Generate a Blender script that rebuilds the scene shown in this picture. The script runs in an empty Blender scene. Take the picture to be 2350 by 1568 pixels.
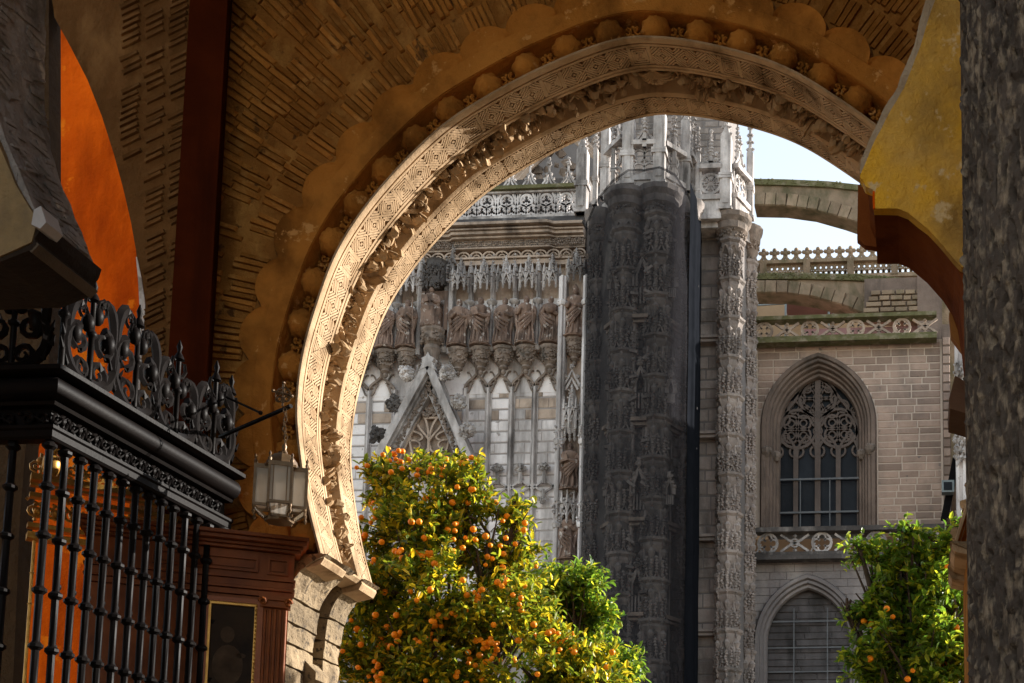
import bpy, bmesh, math, random
from mathutils import Vector, Matrix, noise as mnoise
import numpy as np
PI = math.pi
rnd = random.Random(7)
scn = bpy.context.scene
COL = scn.collection

# ------------------------------------------------------------------ camera
FPX, PPX, PPY, IW, IH = 3100.0, 1890.0, 1790.0, 2350.0, 1568.0
YAW, PITCH = math.radians(3.9), math.radians(6.8)
EYE = Vector((0, 0, 1.6))
cam_d = bpy.data.cameras.new('camera'); cam = bpy.data.objects.new('camera', cam_d); COL.objects.link(cam)
cam.location = EYE
cam.rotation_mode = 'XYZ'
cam.rotation_euler = (PI / 2 + PITCH, 0, YAW)
cam_d.sensor_width = 36.0
cam_d.lens = FPX / IW * 36.0
cam_d.shift_x = (IW / 2 - PPX) / IW
cam_d.shift_y = (PPY - IH / 2) / IW
cam_d.clip_start = 0.05; cam_d.clip_end = 5000
scn.camera = cam
CM = Matrix.Rotation(YAW, 3, 'Z') @ Matrix.Rotation(PI / 2 + PITCH, 3, 'X')

# ------------------------------------------------------------------ light
SUN = Vector((1.0, 0.60, 0.41)).normalized()
world = bpy.data.worlds.new('World'); scn.world = world; world.use_nodes = True
wn = world.node_tree.nodes; wl = world.node_tree.links
for n in list(wn): wn.remove(n)
sky = wn.new('ShaderNodeTexSky'); sky.sky_type = 'NISHITA'; sky.sun_disc = False
sky.sun_elevation = math.asin(SUN.z); sky.sun_rotation = math.atan2(SUN.x, SUN.y)
sky.air_density = 1.25; sky.dust_density = 0.5; sky.ozone_density = 1.0
bg = wn.new('ShaderNodeBackground'); bg.inputs['Strength'].default_value = 0.15
wo = wn.new('ShaderNodeOutputWorld')
pale = wn.new('ShaderNodeHueSaturation'); pale.inputs['Saturation'].default_value = .5; pale.inputs['Value'].default_value = .84      # thin white winter haze over the whole sky
wl.new(sky.outputs[0], pale.inputs['Color']); wl.new(pale.outputs[0], bg.inputs[0]); wl.new(bg.outputs[0], wo.inputs[0])
sd = bpy.data.lights.new('sun', 'SUN'); sd.energy = 4.4; sd.angle = math.radians(0.6); sd.color = (1.0, 0.94, 0.86)
so = bpy.data.objects.new('sun', sd); COL.objects.link(so)
so.rotation_euler = SUN.to_track_quat('Z', 'Y').to_euler(); so.location = (30, 20, 60)
scn.view_settings.view_transform = 'Standard'; scn.view_settings.look = 'None'
scn.view_settings.gamma = 1.0; scn.view_settings.use_curve_mapping = False
scn.view_settings.exposure = 1.52
scn.cycles.max_bounces = 8; scn.cycles.diffuse_bounces = 5; scn.cycles.transparent_max_bounces = 12
scn.cycles.use_denoising = True

# ------------------------------------------------------------------ projection helpers (photo measurements -> places)
def at(px, py, Y):
    v = CM @ Vector(((px - PPX) / FPX, -(py - PPY) / FPX, -1.0))
    return EYE + v * ((Y - EYE.y) / v.y)
def FX(px, Y, py=900): return at(px, py, Y).x
def FZ(py, Y, px=1150): return at(px, py, Y).z
def c5(x, y): return ((860 + x / 2.45) * .918, (560 + y / 2.45) * .918)
def c6(x, y): return ((1400 + x / 2.1183) * .918, (260 + y / 2.1183) * .918)
def c8(x, y): return ((680 + x / 1.9406) * .918, (900 + y / 1.9406) * .918)

# ------------------------------------------------------------------ materials
MATS = {}
def mat(name, c1, c2=None, scale=2.0, rough=.9, bump=.25, bscale=14.0, stain=None, samt=.5, sscale=1.0, sstretch=.18,
        rv=.0, metal=0.0, spot=None, spamt=.55, spscale=6.0, spec=.25, island=False):
    m = bpy.data.materials.new(name); m.use_nodes = True
    N = m.node_tree.nodes; L = m.node_tree.links
    b = N['Principled BSDF']; b.inputs['Roughness'].default_value = rough; b.inputs['Metallic'].default_value = metal
    b.inputs['Specular IOR Level'].default_value = spec
    g = N.new('ShaderNodeNewGeometry')
    def nz(sc, det=5, stretch=None, off=0.0, ro=.6):
        t = N.new('ShaderNodeTexNoise'); t.inputs['Scale'].default_value = sc; t.inputs['Detail'].default_value = det
        t.inputs['Roughness'].default_value = ro
        mp = N.new('ShaderNodeMapping'); L.new(g.outputs['Position'], mp.inputs['Vector'])
        mp.inputs['Location'].default_value = (off, off * 1.7, off * .3)
        if stretch: mp.inputs['Scale'].default_value = (1, 1, stretch)
        L.new(mp.outputs[0], t.inputs['Vector']); return t.outputs['Fac']
    def ramp(src, a, bb):
        r = N.new('ShaderNodeMapRange'); r.inputs[1].default_value = a; r.inputs[2].default_value = bb; L.new(src, r.inputs[0]); return r.outputs[0]
    def mix(fac, A, B):
        x = N.new('ShaderNodeMix'); x.data_type = 'RGBA'
        L.new(fac, x.inputs[0])
        for sock, v in ((x.inputs[6], A), (x.inputs[7], B)):
            if isinstance(v, tuple): sock.default_value = (*v, 1)
            else: L.new(v, sock)
        return x.outputs[2]
    c2 = c2 or tuple(min(1, k * .7) for k in c1)
    col = mix(ramp(nz(scale), .32, .68), c1, c2)
    if stain:
        f = ramp(nz(sscale, 6, sstretch, 11.3), .62 - samt * .35, .70)
        col = mix(f, col, stain)
    if spot:
        f = ramp(nz(spscale, 4, None, 31.3), .70 - spamt * .25, .74 - spamt * .2)
        col = mix(f, col, spot)
    if rv:
        src = g.outputs['Random Per Island'] if island else None
        if src is None:
            oi = N.new('ShaderNodeObjectInfo'); src = oi.outputs['Random']
        h = N.new('ShaderNodeHueSaturation'); r = N.new('ShaderNodeMapRange'); L.new(src, r.inputs[0])
        r.inputs[3].default_value = 1 - rv; r.inputs[4].default_value = 1 + rv
        L.new(r.outputs[0], h.inputs['Value']); L.new(col, h.inputs['Color']); col = h.outputs[0]
    L.new(col, b.inputs['Base Color'])
    if bump:
        bn = N.new('ShaderNodeBump'); bn.inputs['Strength'].default_value = bump
        bn.inputs['Distance'].default_value = .6 / bscale
        L.new(nz(bscale, 6, None, 3.1, .65), bn.inputs['Height']); L.new(bn.outputs[0], b.inputs['Normal'])
    MATS[name] = m
    return m

def leafmat(name, c1, c2, c3, trans=.45):
    m = bpy.data.materials.new(name); m.use_nodes = True
    N = m.node_tree.nodes; L = m.node_tree.links
    b = N['Principled BSDF']; b.inputs['Roughness'].default_value = .38; b.inputs['Specular IOR Level'].default_value = .5
    g = N.new('ShaderNodeNewGeometry'); r = N.new('ShaderNodeValToRGB')
    oi = N.new('ShaderNodeObjectInfo')
    ad = N.new('ShaderNodeMath'); ad.operation = 'ADD'; L.new(g.outputs['Random Per Island'], ad.inputs[0]); L.new(oi.outputs['Random'], ad.inputs[1])
    fr = N.new('ShaderNodeMath'); fr.operation = 'FRACT'; L.new(ad.outputs[0], fr.inputs[0])
    e = r.color_ramp.elements; e[0].color = (*c1, 1); e[1].color = (*c3, 1); e[1].position = .95
    k = e.new(.6); k.color = (*c2, 1)
    L.new(fr.outputs[0], r.inputs[0]); L.new(r.outputs[0], b.inputs['Base Color'])
    tr = N.new('ShaderNodeBsdfTranslucent'); ms = N.new('ShaderNodeMixShader'); ms.inputs[0].default_value = trans
    hs = N.new('ShaderNodeHueSaturation'); hs.inputs['Value'].default_value = 1.7; hs.inputs['Hue'].default_value = .485; L.new(r.outputs[0], hs.inputs['Color']); L.new(hs.outputs[0], tr.inputs[0])
    out = N['Material Output']; L.new(b.outputs[0], ms.inputs[1]); L.new(tr.outputs[0], ms.inputs[2]); L.new(ms.outputs[0], out.inputs['Surface'])
    return m

SOFF = mat('carved_soffit_stone', (.47, .34, .215), (.345, .235, .135), 3, .85, .35, 30, (.13, .08, .04), .38, 3.2, .6, spec=.08)
LEAFST = mat('carved_leaf_stone', (.40, .275, .16), (.28, .185, .10), 5, .85, .3, 40, rv=.15, spec=.08)
OCHRE = mat('ochre_plaster', (.53, .225, .046), (.41, .165, .031), 1.6, .92, .6, 9, (.17, .07, .016), .52, 2.5, .8, spot=(.60, .32, .11), spamt=.35, spscale=7, spec=.03)
BRICK = mat('old_brick', (.40, .172, .038), (.27, .112, .025), 3, .95, .8, 26, (.46, .24, .075), .3, 5, 1, rv=.3, spec=.03, spot=(.13,.06,.02), spamt=.3, spscale=6)
MORTAR = mat('brown_mortar', (.35, .156, .038), (.21, .09, .023), 2.6, .95, 1.0, 24, (.45, .23, .065), .4, 4.5, .7, spec=.03, spot=(.11,.05,.018), spamt=.35, spscale=5)
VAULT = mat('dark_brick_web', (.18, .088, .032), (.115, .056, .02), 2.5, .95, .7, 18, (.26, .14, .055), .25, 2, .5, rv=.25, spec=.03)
REDPAINT = mat('oxblood_paint', (.08, .015, .003), (.05, .009, .002), 2.5, .7, .15, 10, (.025, .006, .002), .4, 3, .1, spec=.03)
ORANGE = mat('orange_limewash', (.80, .130, .004), (.62, .085, .003), 1.6, .9, .5, 9, (.34, .042, .002), .62, 2.6, .30, spot=(.82, .19, .008), spamt=.4, spscale=3, spec=.03)
GREYST = mat('grey_rubble', (.32, .285, .265), (.21, .185, .17), 3, .95, 1.0, 11, (.09, .08, .07), .45, 4, .5, spot=(.42, .37, .31), spamt=.25, spscale=5)
IRON = mat('black_iron', (.005, .0042, .0043), (.008, .0065, .006), 6, .45, .1, 40, metal=.0, spec=.045)
GILT = mat('gilded_metal', (.70, .40, .09), (.42, .21, .04), 9, .38, .2, 40, metal=.5, spec=.5)
WOOD = mat('dark_red_wood', (.24, .068, .014), (.13, .034, .008), 4, .5, .12, 30, spec=.2)
LIME = mat('honey_limestone', (.31, .235, .145), (.22, .16, .095), 3, .95, 1.0, 16, (.10, .075, .048), .55, 2.6, .8, rv=.18, spot=(.075, .057, .04), spamt=.5, spscale=18)
YELLOW = mat('worn_yellow_plaster', (.76, .40, .025), (.60, .35, .085), 3.4, .9, .9, 16, (.25, .145, .045), .6, 3.0, .8, spot=(.62, .44, .22), spamt=.48, spscale=9, spec=.03)
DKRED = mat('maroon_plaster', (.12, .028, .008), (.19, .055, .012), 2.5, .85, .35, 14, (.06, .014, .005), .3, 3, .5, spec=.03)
BLACKST = mat('chiselled_dark_stone', (.085, .066, .053), (.05, .039, .032), 5, .95, .6, 40, (.26, .20, .14), .36, 46, .38, spec=.05)
CHIP = mat('stone_chip', (.17, .14, .115), (.09, .073, .06), 9, .95, .7, 40, rv=.3)
WHITEST = mat('pale_portal_stone', (.86, .82, .81), (.72, .67, .65), .7, .95, .4, 6, (.22, .20, .19), .50, .9, .2, rv=.09, spot=(.38, .34, .31), spamt=.3, spscale=2.5)
GREYWH = mat('weathered_pale_stone', (.70, .66, .64), (.44, .40, .375), 1.2, .95, .5, 6, (.095, .086, .082), .65, 1.4, .25, rv=.14)
PANELBACK = mat('grey_panel_joint', (.36, .33, .31), (.28, .25, .235), 1, .95, .2, 6)
CORNST = mat('tan_cornice_stone', (.54, .43, .345), (.38, .295, .23), .9, .95, .5, 6, (.12, .095, .08), .5, 1.3, .3, rv=.1)
STATUE = mat('brown_statue_stone', (.32, .225, .175), (.20, .135, .105), 1.6, .95, .35, 9, (.08, .06, .05), .4, 2.6, .4, rv=.22, spot=(.55, .49, .44), spamt=.4, spscale=3.5)
CORBEL = mat('brown_corbel_stone', (.30, .24, .20), (.17, .135, .11), 2.2, .95, .5, 9, (.09, .08, .07), .4, 2, .6, rv=.12)
SOOTY = mat('sooty_relief_stone', (.24, .21, .195), (.13, .115, .108), 1.4, .95, .5, 6, (.05, .046, .044), .5, 1.6, .3, rv=.3)
DARKST = mat('black_crust_stone', (.105, .095, .09), (.055, .05, .048), .9, .95, .5, 5, (.22, .20, .185), .25, 1.4, .35, rv=.15)
TURRET = mat('grey_turret_stone', (.37, .32, .29), (.24, .20, .18), .7, .95, .6, 6, (.10, .09, .083), .55, 1.1, .2, rv=.18)
WINGBLK = mat('wing_ashlar', (.47, .345, .275), (.36, .26, .205), .5, .95, .5, 5, (.25, .195, .16), .45, .6, .4, rv=.26, spot=(.20,.165,.145), spamt=.2, spscale=1.4)
WINGMOR = mat('pale_mortar', (.62, .51, .42), (.50, .41, .34), 1, .95, .2, 6)
WINGLOW = mat('grey_ashlar', (.27, .245, .24), (.20, .18, .178), .5, .95, .5, 5, (.40, .36, .34), .25, .5, .5, rv=.14)
LOWMOR = mat('grey_joint', (.19, .172, .165), (.14, .127, .122), 1, .95, .2, 6)
WINMOULD = mat('window_mould_stone', (.24, .18, .145), (.16, .12, .097), .9, .95, .4, 6, (.08, .066, .056), .45, 1, .3)
MOSS = mat('mossy_coping', (.16, .15, .07), (.10, .10, .045), 1.5, .95, .6, 6, (.28, .24, .17), .35, 2, 1)
BUTTST = mat('flyer_stone', (.34, .255, .175), (.23, .17, .115), .8, .95, .6, 5, (.11, .10, .055), .5, 1.2, .5, rv=.18)
GLASS = mat('leaded_glass', (.012, .015, .020), (.022, .026, .032), .6, .55, .15, 3, rv=.35, spec=.12)
LEAD = mat('lead_bar', (.16, .17, .18), None, 3, .6, 0)
ROOFRED = mat('red_roof_cloth', (.34, .19, .18), (.26, .14, .13), 1, .8, 0)
TANWALL = mat('tan_render', (.44, .31, .19), (.36, .25, .155), .6, .9, .2, 5)
GROUND = mat('patio_paving', (.26, .20, .13), (.20, .15, .095), 1.2, .95, .3, 8)
BARK = mat('orange_bark', (.085, .065, .05), (.05, .038, .03), 12, .95, .6, 40)
ORANGEF = mat('orange_peel', (.95, .33, .006), (.90, .26, .004), 5, .45, .12, 160, rv=.16, spec=.35)
LANTM = mat('lantern_brass', (.17, .105, .05), (.09, .055, .028), 14, .4, .2, 40, metal=.5, spec=.5)
PICT = mat('dark_painting', (.016, .011, .008), (.045, .028, .016), 3.2, .6, 0, spec=.1)
LAMPMET = mat('grey_lamp_metal', (.30, .36, .38), None, 5, .5, 0)
LEAVES = leafmat('citrus_leaf', (.055, .110, .010), (.18, .225, .014), (.60, .48, .018), .52)
LEAVES2 = leafmat('green_citrus_leaf', (.045, .120, .012), (.11, .205, .016), (.32, .36, .022), .52)

def glassmat(name, col, tr):
    m = bpy.data.materials.new(name); m.use_nodes = True
    N = m.node_tree.nodes; L = m.node_tree.links; b = N['Principled BSDF']
    b.inputs['Base Color'].default_value = (*col, 1); b.inputs['Roughness'].default_value = .12; b.inputs['Specular IOR Level'].default_value = .6
    t = N.new('ShaderNodeBsdfTransparent'); ms = N.new('ShaderNodeMixShader'); ms.inputs[0].default_value = tr
    tl = N.new('ShaderNodeBsdfTranslucent'); tl.inputs[0].default_value = (.85,.82,.75,1); m2 = N.new('ShaderNodeMixShader'); m2.inputs[0].default_value = .45
    L.new(b.outputs[0], m2.inputs[1]); L.new(tl.outputs[0], m2.inputs[2])
    L.new(m2.outputs[0], ms.inputs[1]); L.new(t.outputs[0], ms.inputs[2]); L.new(ms.outputs[0], N['Material Output'].inputs['Surface'])
    return m
PANE = glassmat('lantern_glass', (.62, .52, .38), .62)

def netmat():
    m = bpy.data.materials.new('scaffold_net'); m.use_nodes = True
    N = m.node_tree.nodes; L = m.node_tree.links; b = N['Principled BSDF']
    b.inputs['Base Color'].default_value = (.024, .023, .026, 1); b.inputs['Roughness'].default_value = .9
    b.inputs['Specular IOR Level'].default_value = 0
    g = N.new('ShaderNodeNewGeometry'); mp = N.new('ShaderNodeMapping'); mp.inputs['Scale'].default_value = (1, 1, .5); L.new(g.outputs['Position'], mp.inputs[0])
    t = N.new('ShaderNodeTexNoise'); t.inputs['Scale'].default_value = .8; t.inputs['Detail'].default_value = 4; L.new(mp.outputs[0], t.inputs['Vector'])
    r = N.new('ShaderNodeMapRange'); r.inputs[1].default_value = .3; r.inputs[2].default_value = .7; r.inputs[3].default_value = .46; r.inputs[4].default_value = .62
    L.new(t.outputs['Fac'], r.inputs[0])
    tr = N.new('ShaderNodeBsdfTransparent'); ms = N.new('ShaderNodeMixShader'); L.new(r.outputs[0], ms.inputs[0])
    L.new(b.outputs[0], ms.inputs[1]); L.new(tr.outputs[0], ms.inputs[2]); L.new(ms.outputs[0], N['Material Output'].inputs['Surface'])
    return m
NET = netmat(); NAVY = mat('dark_net_fold', (.010, .011, .014), (.007, .008, .010), 2, .95, 0, spec=0)

# ------------------------------------------------------------------ mesh builder
WLOC = {}
class MB:
    def __init__(s): s.v = []; s.f = []
    def add(s, vs, fs):
        o = len(s.v); s.v.extend([tuple(v) for v in vs]); s.f.extend([tuple(i + o for i in f) for f in fs])
    def box(s, x0, x1, y0, y1, z0, z1):
        s.add([(x0,y0,z0),(x1,y0,z0),(x1,y1,z0),(x0,y1,z0),(x0,y0,z1),(x1,y0,z1),(x1,y1,z1),(x0,y1,z1)],
              [(0,3,2,1),(4,5,6,7),(0,1,5,4),(1,2,6,5),(2,3,7,6),(3,0,4,7)])
    def obox(s, c, ax, ay, az):
        c, ax, ay, az = Vector(c), Vector(ax), Vector(ay), Vector(az)
        vs = [c + ax*i + ay*j + az*k for k in (-1,1) for (i,j) in ((-1,-1),(1,-1),(1,1),(-1,1))]
        s.add(vs, [(0,3,2,1),(4,5,6,7),(0,1,5,4),(1,2,6,5),(2,3,7,6),(3,0,4,7)])
    def bar(s, p, q, w, h, up=(0,1,0)):
        p, q = Vector(p), Vector(q); d = q - p; l = d.length
        if l < 1e-6: return
        d /= l; u = Vector(up); sd_ = d.cross(u)
        if sd_.length < 1e-4: sd_ = d.cross(Vector((1,0,0)))
        sd_.normalize(); u = sd_.cross(d)
        s.obox((p+q)/2, d*(l/2), sd_*(w/2), u*(h/2))
    def prism(s, poly, y0, y1):
        n = len(poly)
        vs = [(x,y0,z) for x,z in poly] + [(x,y1,z) for x,z in poly]
        fs = [tuple(range(n)), tuple(range(2*n-1, n-1, -1))] + [(i, i+n, (i+1)%n+n, (i+1)%n) for i in range(n)]
        s.add(vs, fs)
    def prismz(s, poly, z0, z1):
        n = len(poly)
        vs = [(x,y,z0) for x,y in poly] + [(x,y,z1) for x,y in poly]
        s.add(vs, [tuple(range(n)), tuple(range(2*n-1, n-1, -1))] + [(i, i+n, (i+1)%n+n, (i+1)%n) for i in range(n)])
    def tube(s, pts, r, n=5, closed=False, ref=(0,1,0), sx=1.0, rot=0.0):
        P = [Vector(p) for p in pts]; m = len(P)
        if m < 2: return
        R = r if isinstance(r, (list, tuple)) else [r]*m
        ref = Vector(ref); vs = []; fs = []; o = None
        for i in range(m):
            if closed: t = P[(i+1)%m] - P[i-1]
            else: t = P[min(i+1,m-1)] - P[max(i-1,0)]
            if t.length < 1e-9: t = Vector((0,0,1))
            t.normalize(); a = ref - t*ref.dot(t)
            if a.length < 1e-3: a = (o or Vector((1,0,0))); a = a - t*a.dot(t)
            if a.length < 1e-3: a = t.orthogonal()
            a.normalize(); o = a; b = t.cross(a)
            for k in range(n):
                g = 2*PI*(k+.5)/n + rot
                vs.append(P[i] + a*(math.cos(g)*R[i]*sx) + b*(math.sin(g)*R[i]))
        mm = m if closed else m-1
        for i in range(mm):
            for k in range(n):
                j = (i+1)%m
                fs.append((i*n+k, i*n+(k+1)%n, j*n+(k+1)%n, j*n+k))
        if not closed:
            fs.append(tuple(range(n-1,-1,-1))); fs.append(tuple((m-1)*n+k for k in range(n)))
        s.add(vs, fs)
    def lathe(s, prof, c, n=12, a0=0.0, a1=2*PI, sx=1.0, sy=1.0, mod=None, cap=True):
        full = abs(a1-a0-2*PI) < 1e-6; k = n if full else n+1
        vs = []; fs = []
        for j,(r,z) in enumerate(prof):
            for i in range(k):
                a = a0 + (a1-a0)*i/n; rr = r*(mod(a, j/(len(prof)-1)) if mod else 1)
                vs.append((c[0]+math.cos(a)*rr*sx, c[1]+math.sin(a)*rr*sy, c[2]+z))
        for j in range(len(prof)-1):
            for i in range(n):
                i2 = (i+1)%k
                fs.append((j*k+i, j*k+i2, (j+1)*k+i2, (j+1)*k+i))
        if cap:
            fs.append(tuple(range(k-1,-1,-1))); fs.append(tuple((len(prof)-1)*k+i for i in range(k)))
        s.add(vs, fs)
    def ball(s, c, r, n=8, m=5):
        rx, ry, rz = r if isinstance(r,(tuple,list)) else (r,r,r)
        vs = [(c[0],c[1],c[2]-rz)]; fs = []
        for j in range(1,m):
            t = -PI/2 + PI*j/m
            for i in range(n):
                a = 2*PI*i/n; vs.append((c[0]+rx*math.cos(t)*math.cos(a), c[1]+ry*math.cos(t)*math.sin(a), c[2]+rz*math.sin(t)))
        vs.append((c[0],c[1],c[2]+rz)); T = len(vs)-1
        for i in range(n): fs.append((0, 1+(i+1)%n, 1+i)); fs.append((T, 1+(m-2)*n+i, 1+(m-2)*n+(i+1)%n))
        for j in range(m-2):
            for i in range(n):
                fs.append((1+j*n+i, 1+j*n+(i+1)%n, 1+(j+1)*n+(i+1)%n, 1+(j+1)*n+i))
        s.add(vs, fs)
    def octa(s, c, r, q=None):
        c = Vector(c); r = r if isinstance(r,(tuple,list)) else (r,r,r)
        ax = [Vector((r[0],0,0)), Vector((0,r[1],0)), Vector((0,0,r[2]))]
        e = Matrix.Rotation(rnd.uniform(0,PI),3,'X') @ Matrix.Rotation(rnd.uniform(0,PI),3,'Z')
        if q != 0: ax = [e @ a for a in ax]
        s.add([c+ax[0],c-ax[0],c+ax[1],c-ax[1],c+ax[2],c-ax[2]], [(0,2,4),(2,1,4),(1,3,4),(3,0,4),(2,0,5),(1,2,5),(3,1,5),(0,3,5)])
    def mesh(s, name, m=None, smooth=None, fix=False):
        me = bpy.data.meshes.new(name); me.from_pydata(s.v, [], s.f)
        if fix:
            bm = bmesh.new(); bm.from_mesh(me); bmesh.ops.recalc_face_normals(bm, faces=bm.faces); bm.to_mesh(me); bm.free()
        if m: me.materials.append(m)
        if smooth:
            me.polygons.foreach_set('use_smooth', [True]*len(me.polygons))
            me.set_sharp_from_angle(angle=smooth)
        me.update(); return me
    def build(s, name, m, parent=None, smooth=None, fix=True, **kw):
        return link(name, s.mesh(name, m, smooth, fix), parent, **kw)

def link(name, me, parent=None, M=None, **kw):
    o = bpy.data.objects.new(name, me); COL.objects.link(o)
    T = Matrix.Identity(4) if M is None else M
    if parent is not None:
        o.parent = parent
        pw = WLOC.get(parent.name, Vector((0,0,0)))
        T = Matrix.Translation(-pw) @ T
    o.matrix_basis = T
    WLOC[o.name] = (Vector((0,0,0)) if M is None else M.to_translation())
    for k, v in kw.items(): o[k] = v
    return o
def thing(name, label, cat, loc=(0,0,0), group=None, kind=None):
    o = bpy.data.objects.new(name, None); COL.objects.link(o); o.location = loc; o.empty_display_size = .2
    WLOC[o.name] = Vector(loc); o['label'] = label; o['category'] = cat
    if group: o['group'] = group
    o['kind'] = kind or 'thing'
    return o
def bez(p0,p1,p2,p3,n=8):
    out = []
    for i in range(n+1):
        t = i/n; a=(1-t)**3; b=3*t*(1-t)**2; c=3*t*t*(1-t); d=t**3
        out.append(tuple(a*p0[k]+b*p1[k]+c*p2[k]+d*p3[k] for k in range(len(p0))))
    return out
def ogive(x0, x1, zs, zt, n=8):
    w = (x1-x0)/2; h = zt-zs; r = (w*w+h*h)/(2*w); xm = (x0+x1)/2
    a_end = math.atan2(h, (x0+r)-xm) if True else 0
    L_ = [(x0+r - r*math.cos(a_end*i/n), zs + r*math.sin(a_end*i/n)) for i in range(n+1)]
    R_ = [(2*xm-x, z) for x,z in reversed(L_[:-1])]
    return L_ + R_
def circ(cx, cz, r, Y, n=14, a0=0, a1=2*PI):
    k = n if abs(a1-a0-2*PI)<1e-6 else n+1
    return [(cx+r*math.cos(a0+(a1-a0)*i/n), Y, cz+r*math.sin(a0+(a1-a0)*i/n)) for i in range(k)]
def foil(mb, cx, cz, R, Y, k=4, w=.05, rot=PI/4, ring=True):
    if ring: mb.tube(circ(cx,cz,R,Y,18), w, 4, True)
    d = R*.52; rr = R*.40
    for i in range(k):
        a = rot + 2*PI*i/k
        mb.tube(circ(cx+d*math.cos(a), cz+d*math.sin(a), rr, Y, 11, a-PI*.78, a+PI*.78), w*.75, 4)
def Y3(pts, Y): return [(x, Y, z) for x, z in pts]
UNITBOX = None
def unitbox(m, bev=.0, seed=0):
    """stone block 1x1x1 with slightly irregular chamfered front (facing -Y)"""
    r = random.Random(seed); b = MB(); j = lambda a: r.uniform(-a, a)
    e = bev
    back = [(-.5,.5,-.5),(.5,.5,-.5),(.5,.5,.5),(-.5,.5,.5)]
    mid = [(-.5,-.2,-.5),(.5,-.2,-.5),(.5,-.2,.5),(-.5,-.2,.5)]
    fr = [(-.5+e+j(e*.6),-.5+j(.12),-.5+e*2+j(e)),(.5-e+j(e*.6),-.5+j(.12),-.5+e*2+j(e)),(.5-e+j(e*.6),-.5+j(.12),.5-e*2+j(e)),(-.5+e+j(e*.6),-.5+j(.12),.5-e*2+j(e))]
    b.add(back+mid+fr, [(0,1,5,4),(1,2,6,5),(2,3,7,6),(3,0,4,7),(4,5,9,8),(5,6,10,9),(6,7,11,10),(7,4,8,11),(8,9,10,11),(3,2,1,0)])
    return b.mesh('block', m, None, True)
# ================================================================== SETTING
mb = MB(); mb.add([(-400,-60,0),(400,-60,0),(400,1500,0),(-400,1500,0)], [(0,1,2,3)])
g = mb.build('ground', GROUND, fix=False); g['kind'] = 'structure'

# ================================================================== MAIN HORSESHOE ARCH
YN, YF = 10.2, 11.25
LP = [(-4.724,4.674),(-4.84,5.07),(-4.923,5.473),(-4.974,5.866),(-4.955,6.28),(-4.877,6.671),(-4.696,7.228),(-4.376,7.732),(-3.909,8.233),(-3.506,8.512),(-3.03,8.76),(-2.544,8.947),(-2.243,9.002)]
RP = [(-1.844,8.952),(-1.371,8.82),(-0.987,8.655),(-0.635,8.417),(-0.203,8.065),(.09,7.72),(.36,7.22),(.52,6.67),(.59,6.28),(.60,5.866),(.54,5.473),(.45,5.07),(.33,4.674)]
def catmull(P, n=10):
    out = []
    for i in range(len(P)-1):
        p0 = P[max(i-1,0)]; p1 = P[i]; p2 = P[i+1]; p3 = P[min(i+2,len(P)-1)]
        for k in range(n):
            t = k/n
            out.append(tuple(.5*((2*p1[q])+(-p0[q]+p2[q])*t+(2*p0[q]-5*p1[q]+4*p2[q]-p3[q])*t*t+(-p0[q]+3*p1[q]-3*p2[q]+p3[q])*t**3) for q in (0,1)))
    out.append(P[-1]); return out
RAW = catmull(LP) [:-1] + catmull([LP[-1]] + RP)
_d = [0]
for a, b in zip(RAW, RAW[1:]): _d.append(_d[-1] + math.hypot(b[0]-a[0], b[1]-a[1]))
ALEN = _d[-1]
_S = np.linspace(0, ALEN, 221)
_X = np.interp(_S, _d, [p[0] for p in RAW]); _Z = np.interp(_S, _d, [p[1] for p in RAW])
def smooth_(a):
    for _ in range(2):
        b = a.copy(); b[1:-1] = (a[:-2] + 2*a[1:-1] + a[2:]) / 4; a = b
    return a
_X = smooth_(_X); _Z = smooth_(_Z)
_TX = np.gradient(_X); _TZ = np.gradient(_Z); _l = np.hypot(_TX, _TZ); _TX /= _l; _TZ /= _l
for _ in range(3): _TX = smooth_(_TX); _TZ = smooth_(_TZ)
_l = np.hypot(_TX, _TZ); _TX /= _l; _TZ /= _l
# moving along the curve left foot -> apex -> right foot, the opening lies to the right: inward = (tz, -tx)
def arc(s):
    x = float(np.interp(s,_S,_X)); z = float(np.interp(s,_S,_Z)); tx = float(np.interp(s,_S,_TX)); tz = float(np.interp(s,_S,_TZ))
    l = math.hypot(tx,tz); tx/=l; tz/=l
    return x, z, tx, tz, tz, -tx
def apt(s, o, y):
    x,z,tx,tz,nx,nz = arc(s); return (x+nx*o, y, z+nz*o)
def amat(s, o, y):
    """frame: X along arc, Y across depth (+Y), Z = inward normal"""
    x,z,tx,tz,nx,nz = arc(s)
    return Matrix(((tx,0,nx,x+nx*o),(0,1,0,y),(tz,0,nz,z+nz*o),(0,0,0,1)))
DEP = YF - YN
def sweep(mb, prof, s0=0, s1=None, n=220, closed_prof=False):
    s1 = ALEN if s1 is None else s1; k = len(prof); vs = []; fs = []
    for i in range(n+1):
        s = s0 + (s1-s0)*i/n
        for d,o in prof: vs.append(apt(s, o, d))
    kk = k if closed_prof else k-1
    for i in range(n):
        for j in range(kk):
            j2 = (j+1)%k
            fs.append((i*k+j, i*k+j2, (i+1)*k+j2, (i+1)*k+j))
    if closed_prof: fs.append(tuple(range(k))); fs.append(tuple(n*k+j for j in range(k-1,-1,-1)))
    mb.add(vs, fs)

arch = thing('horseshoe_arch', 'carved stone horseshoe arch with lozenge bands and leafy hollow framing the sunny courtyard', 'arch', (apt(0,0,YN)[0], YN, 0))
D = lambda f: YN + DEP*f
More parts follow.
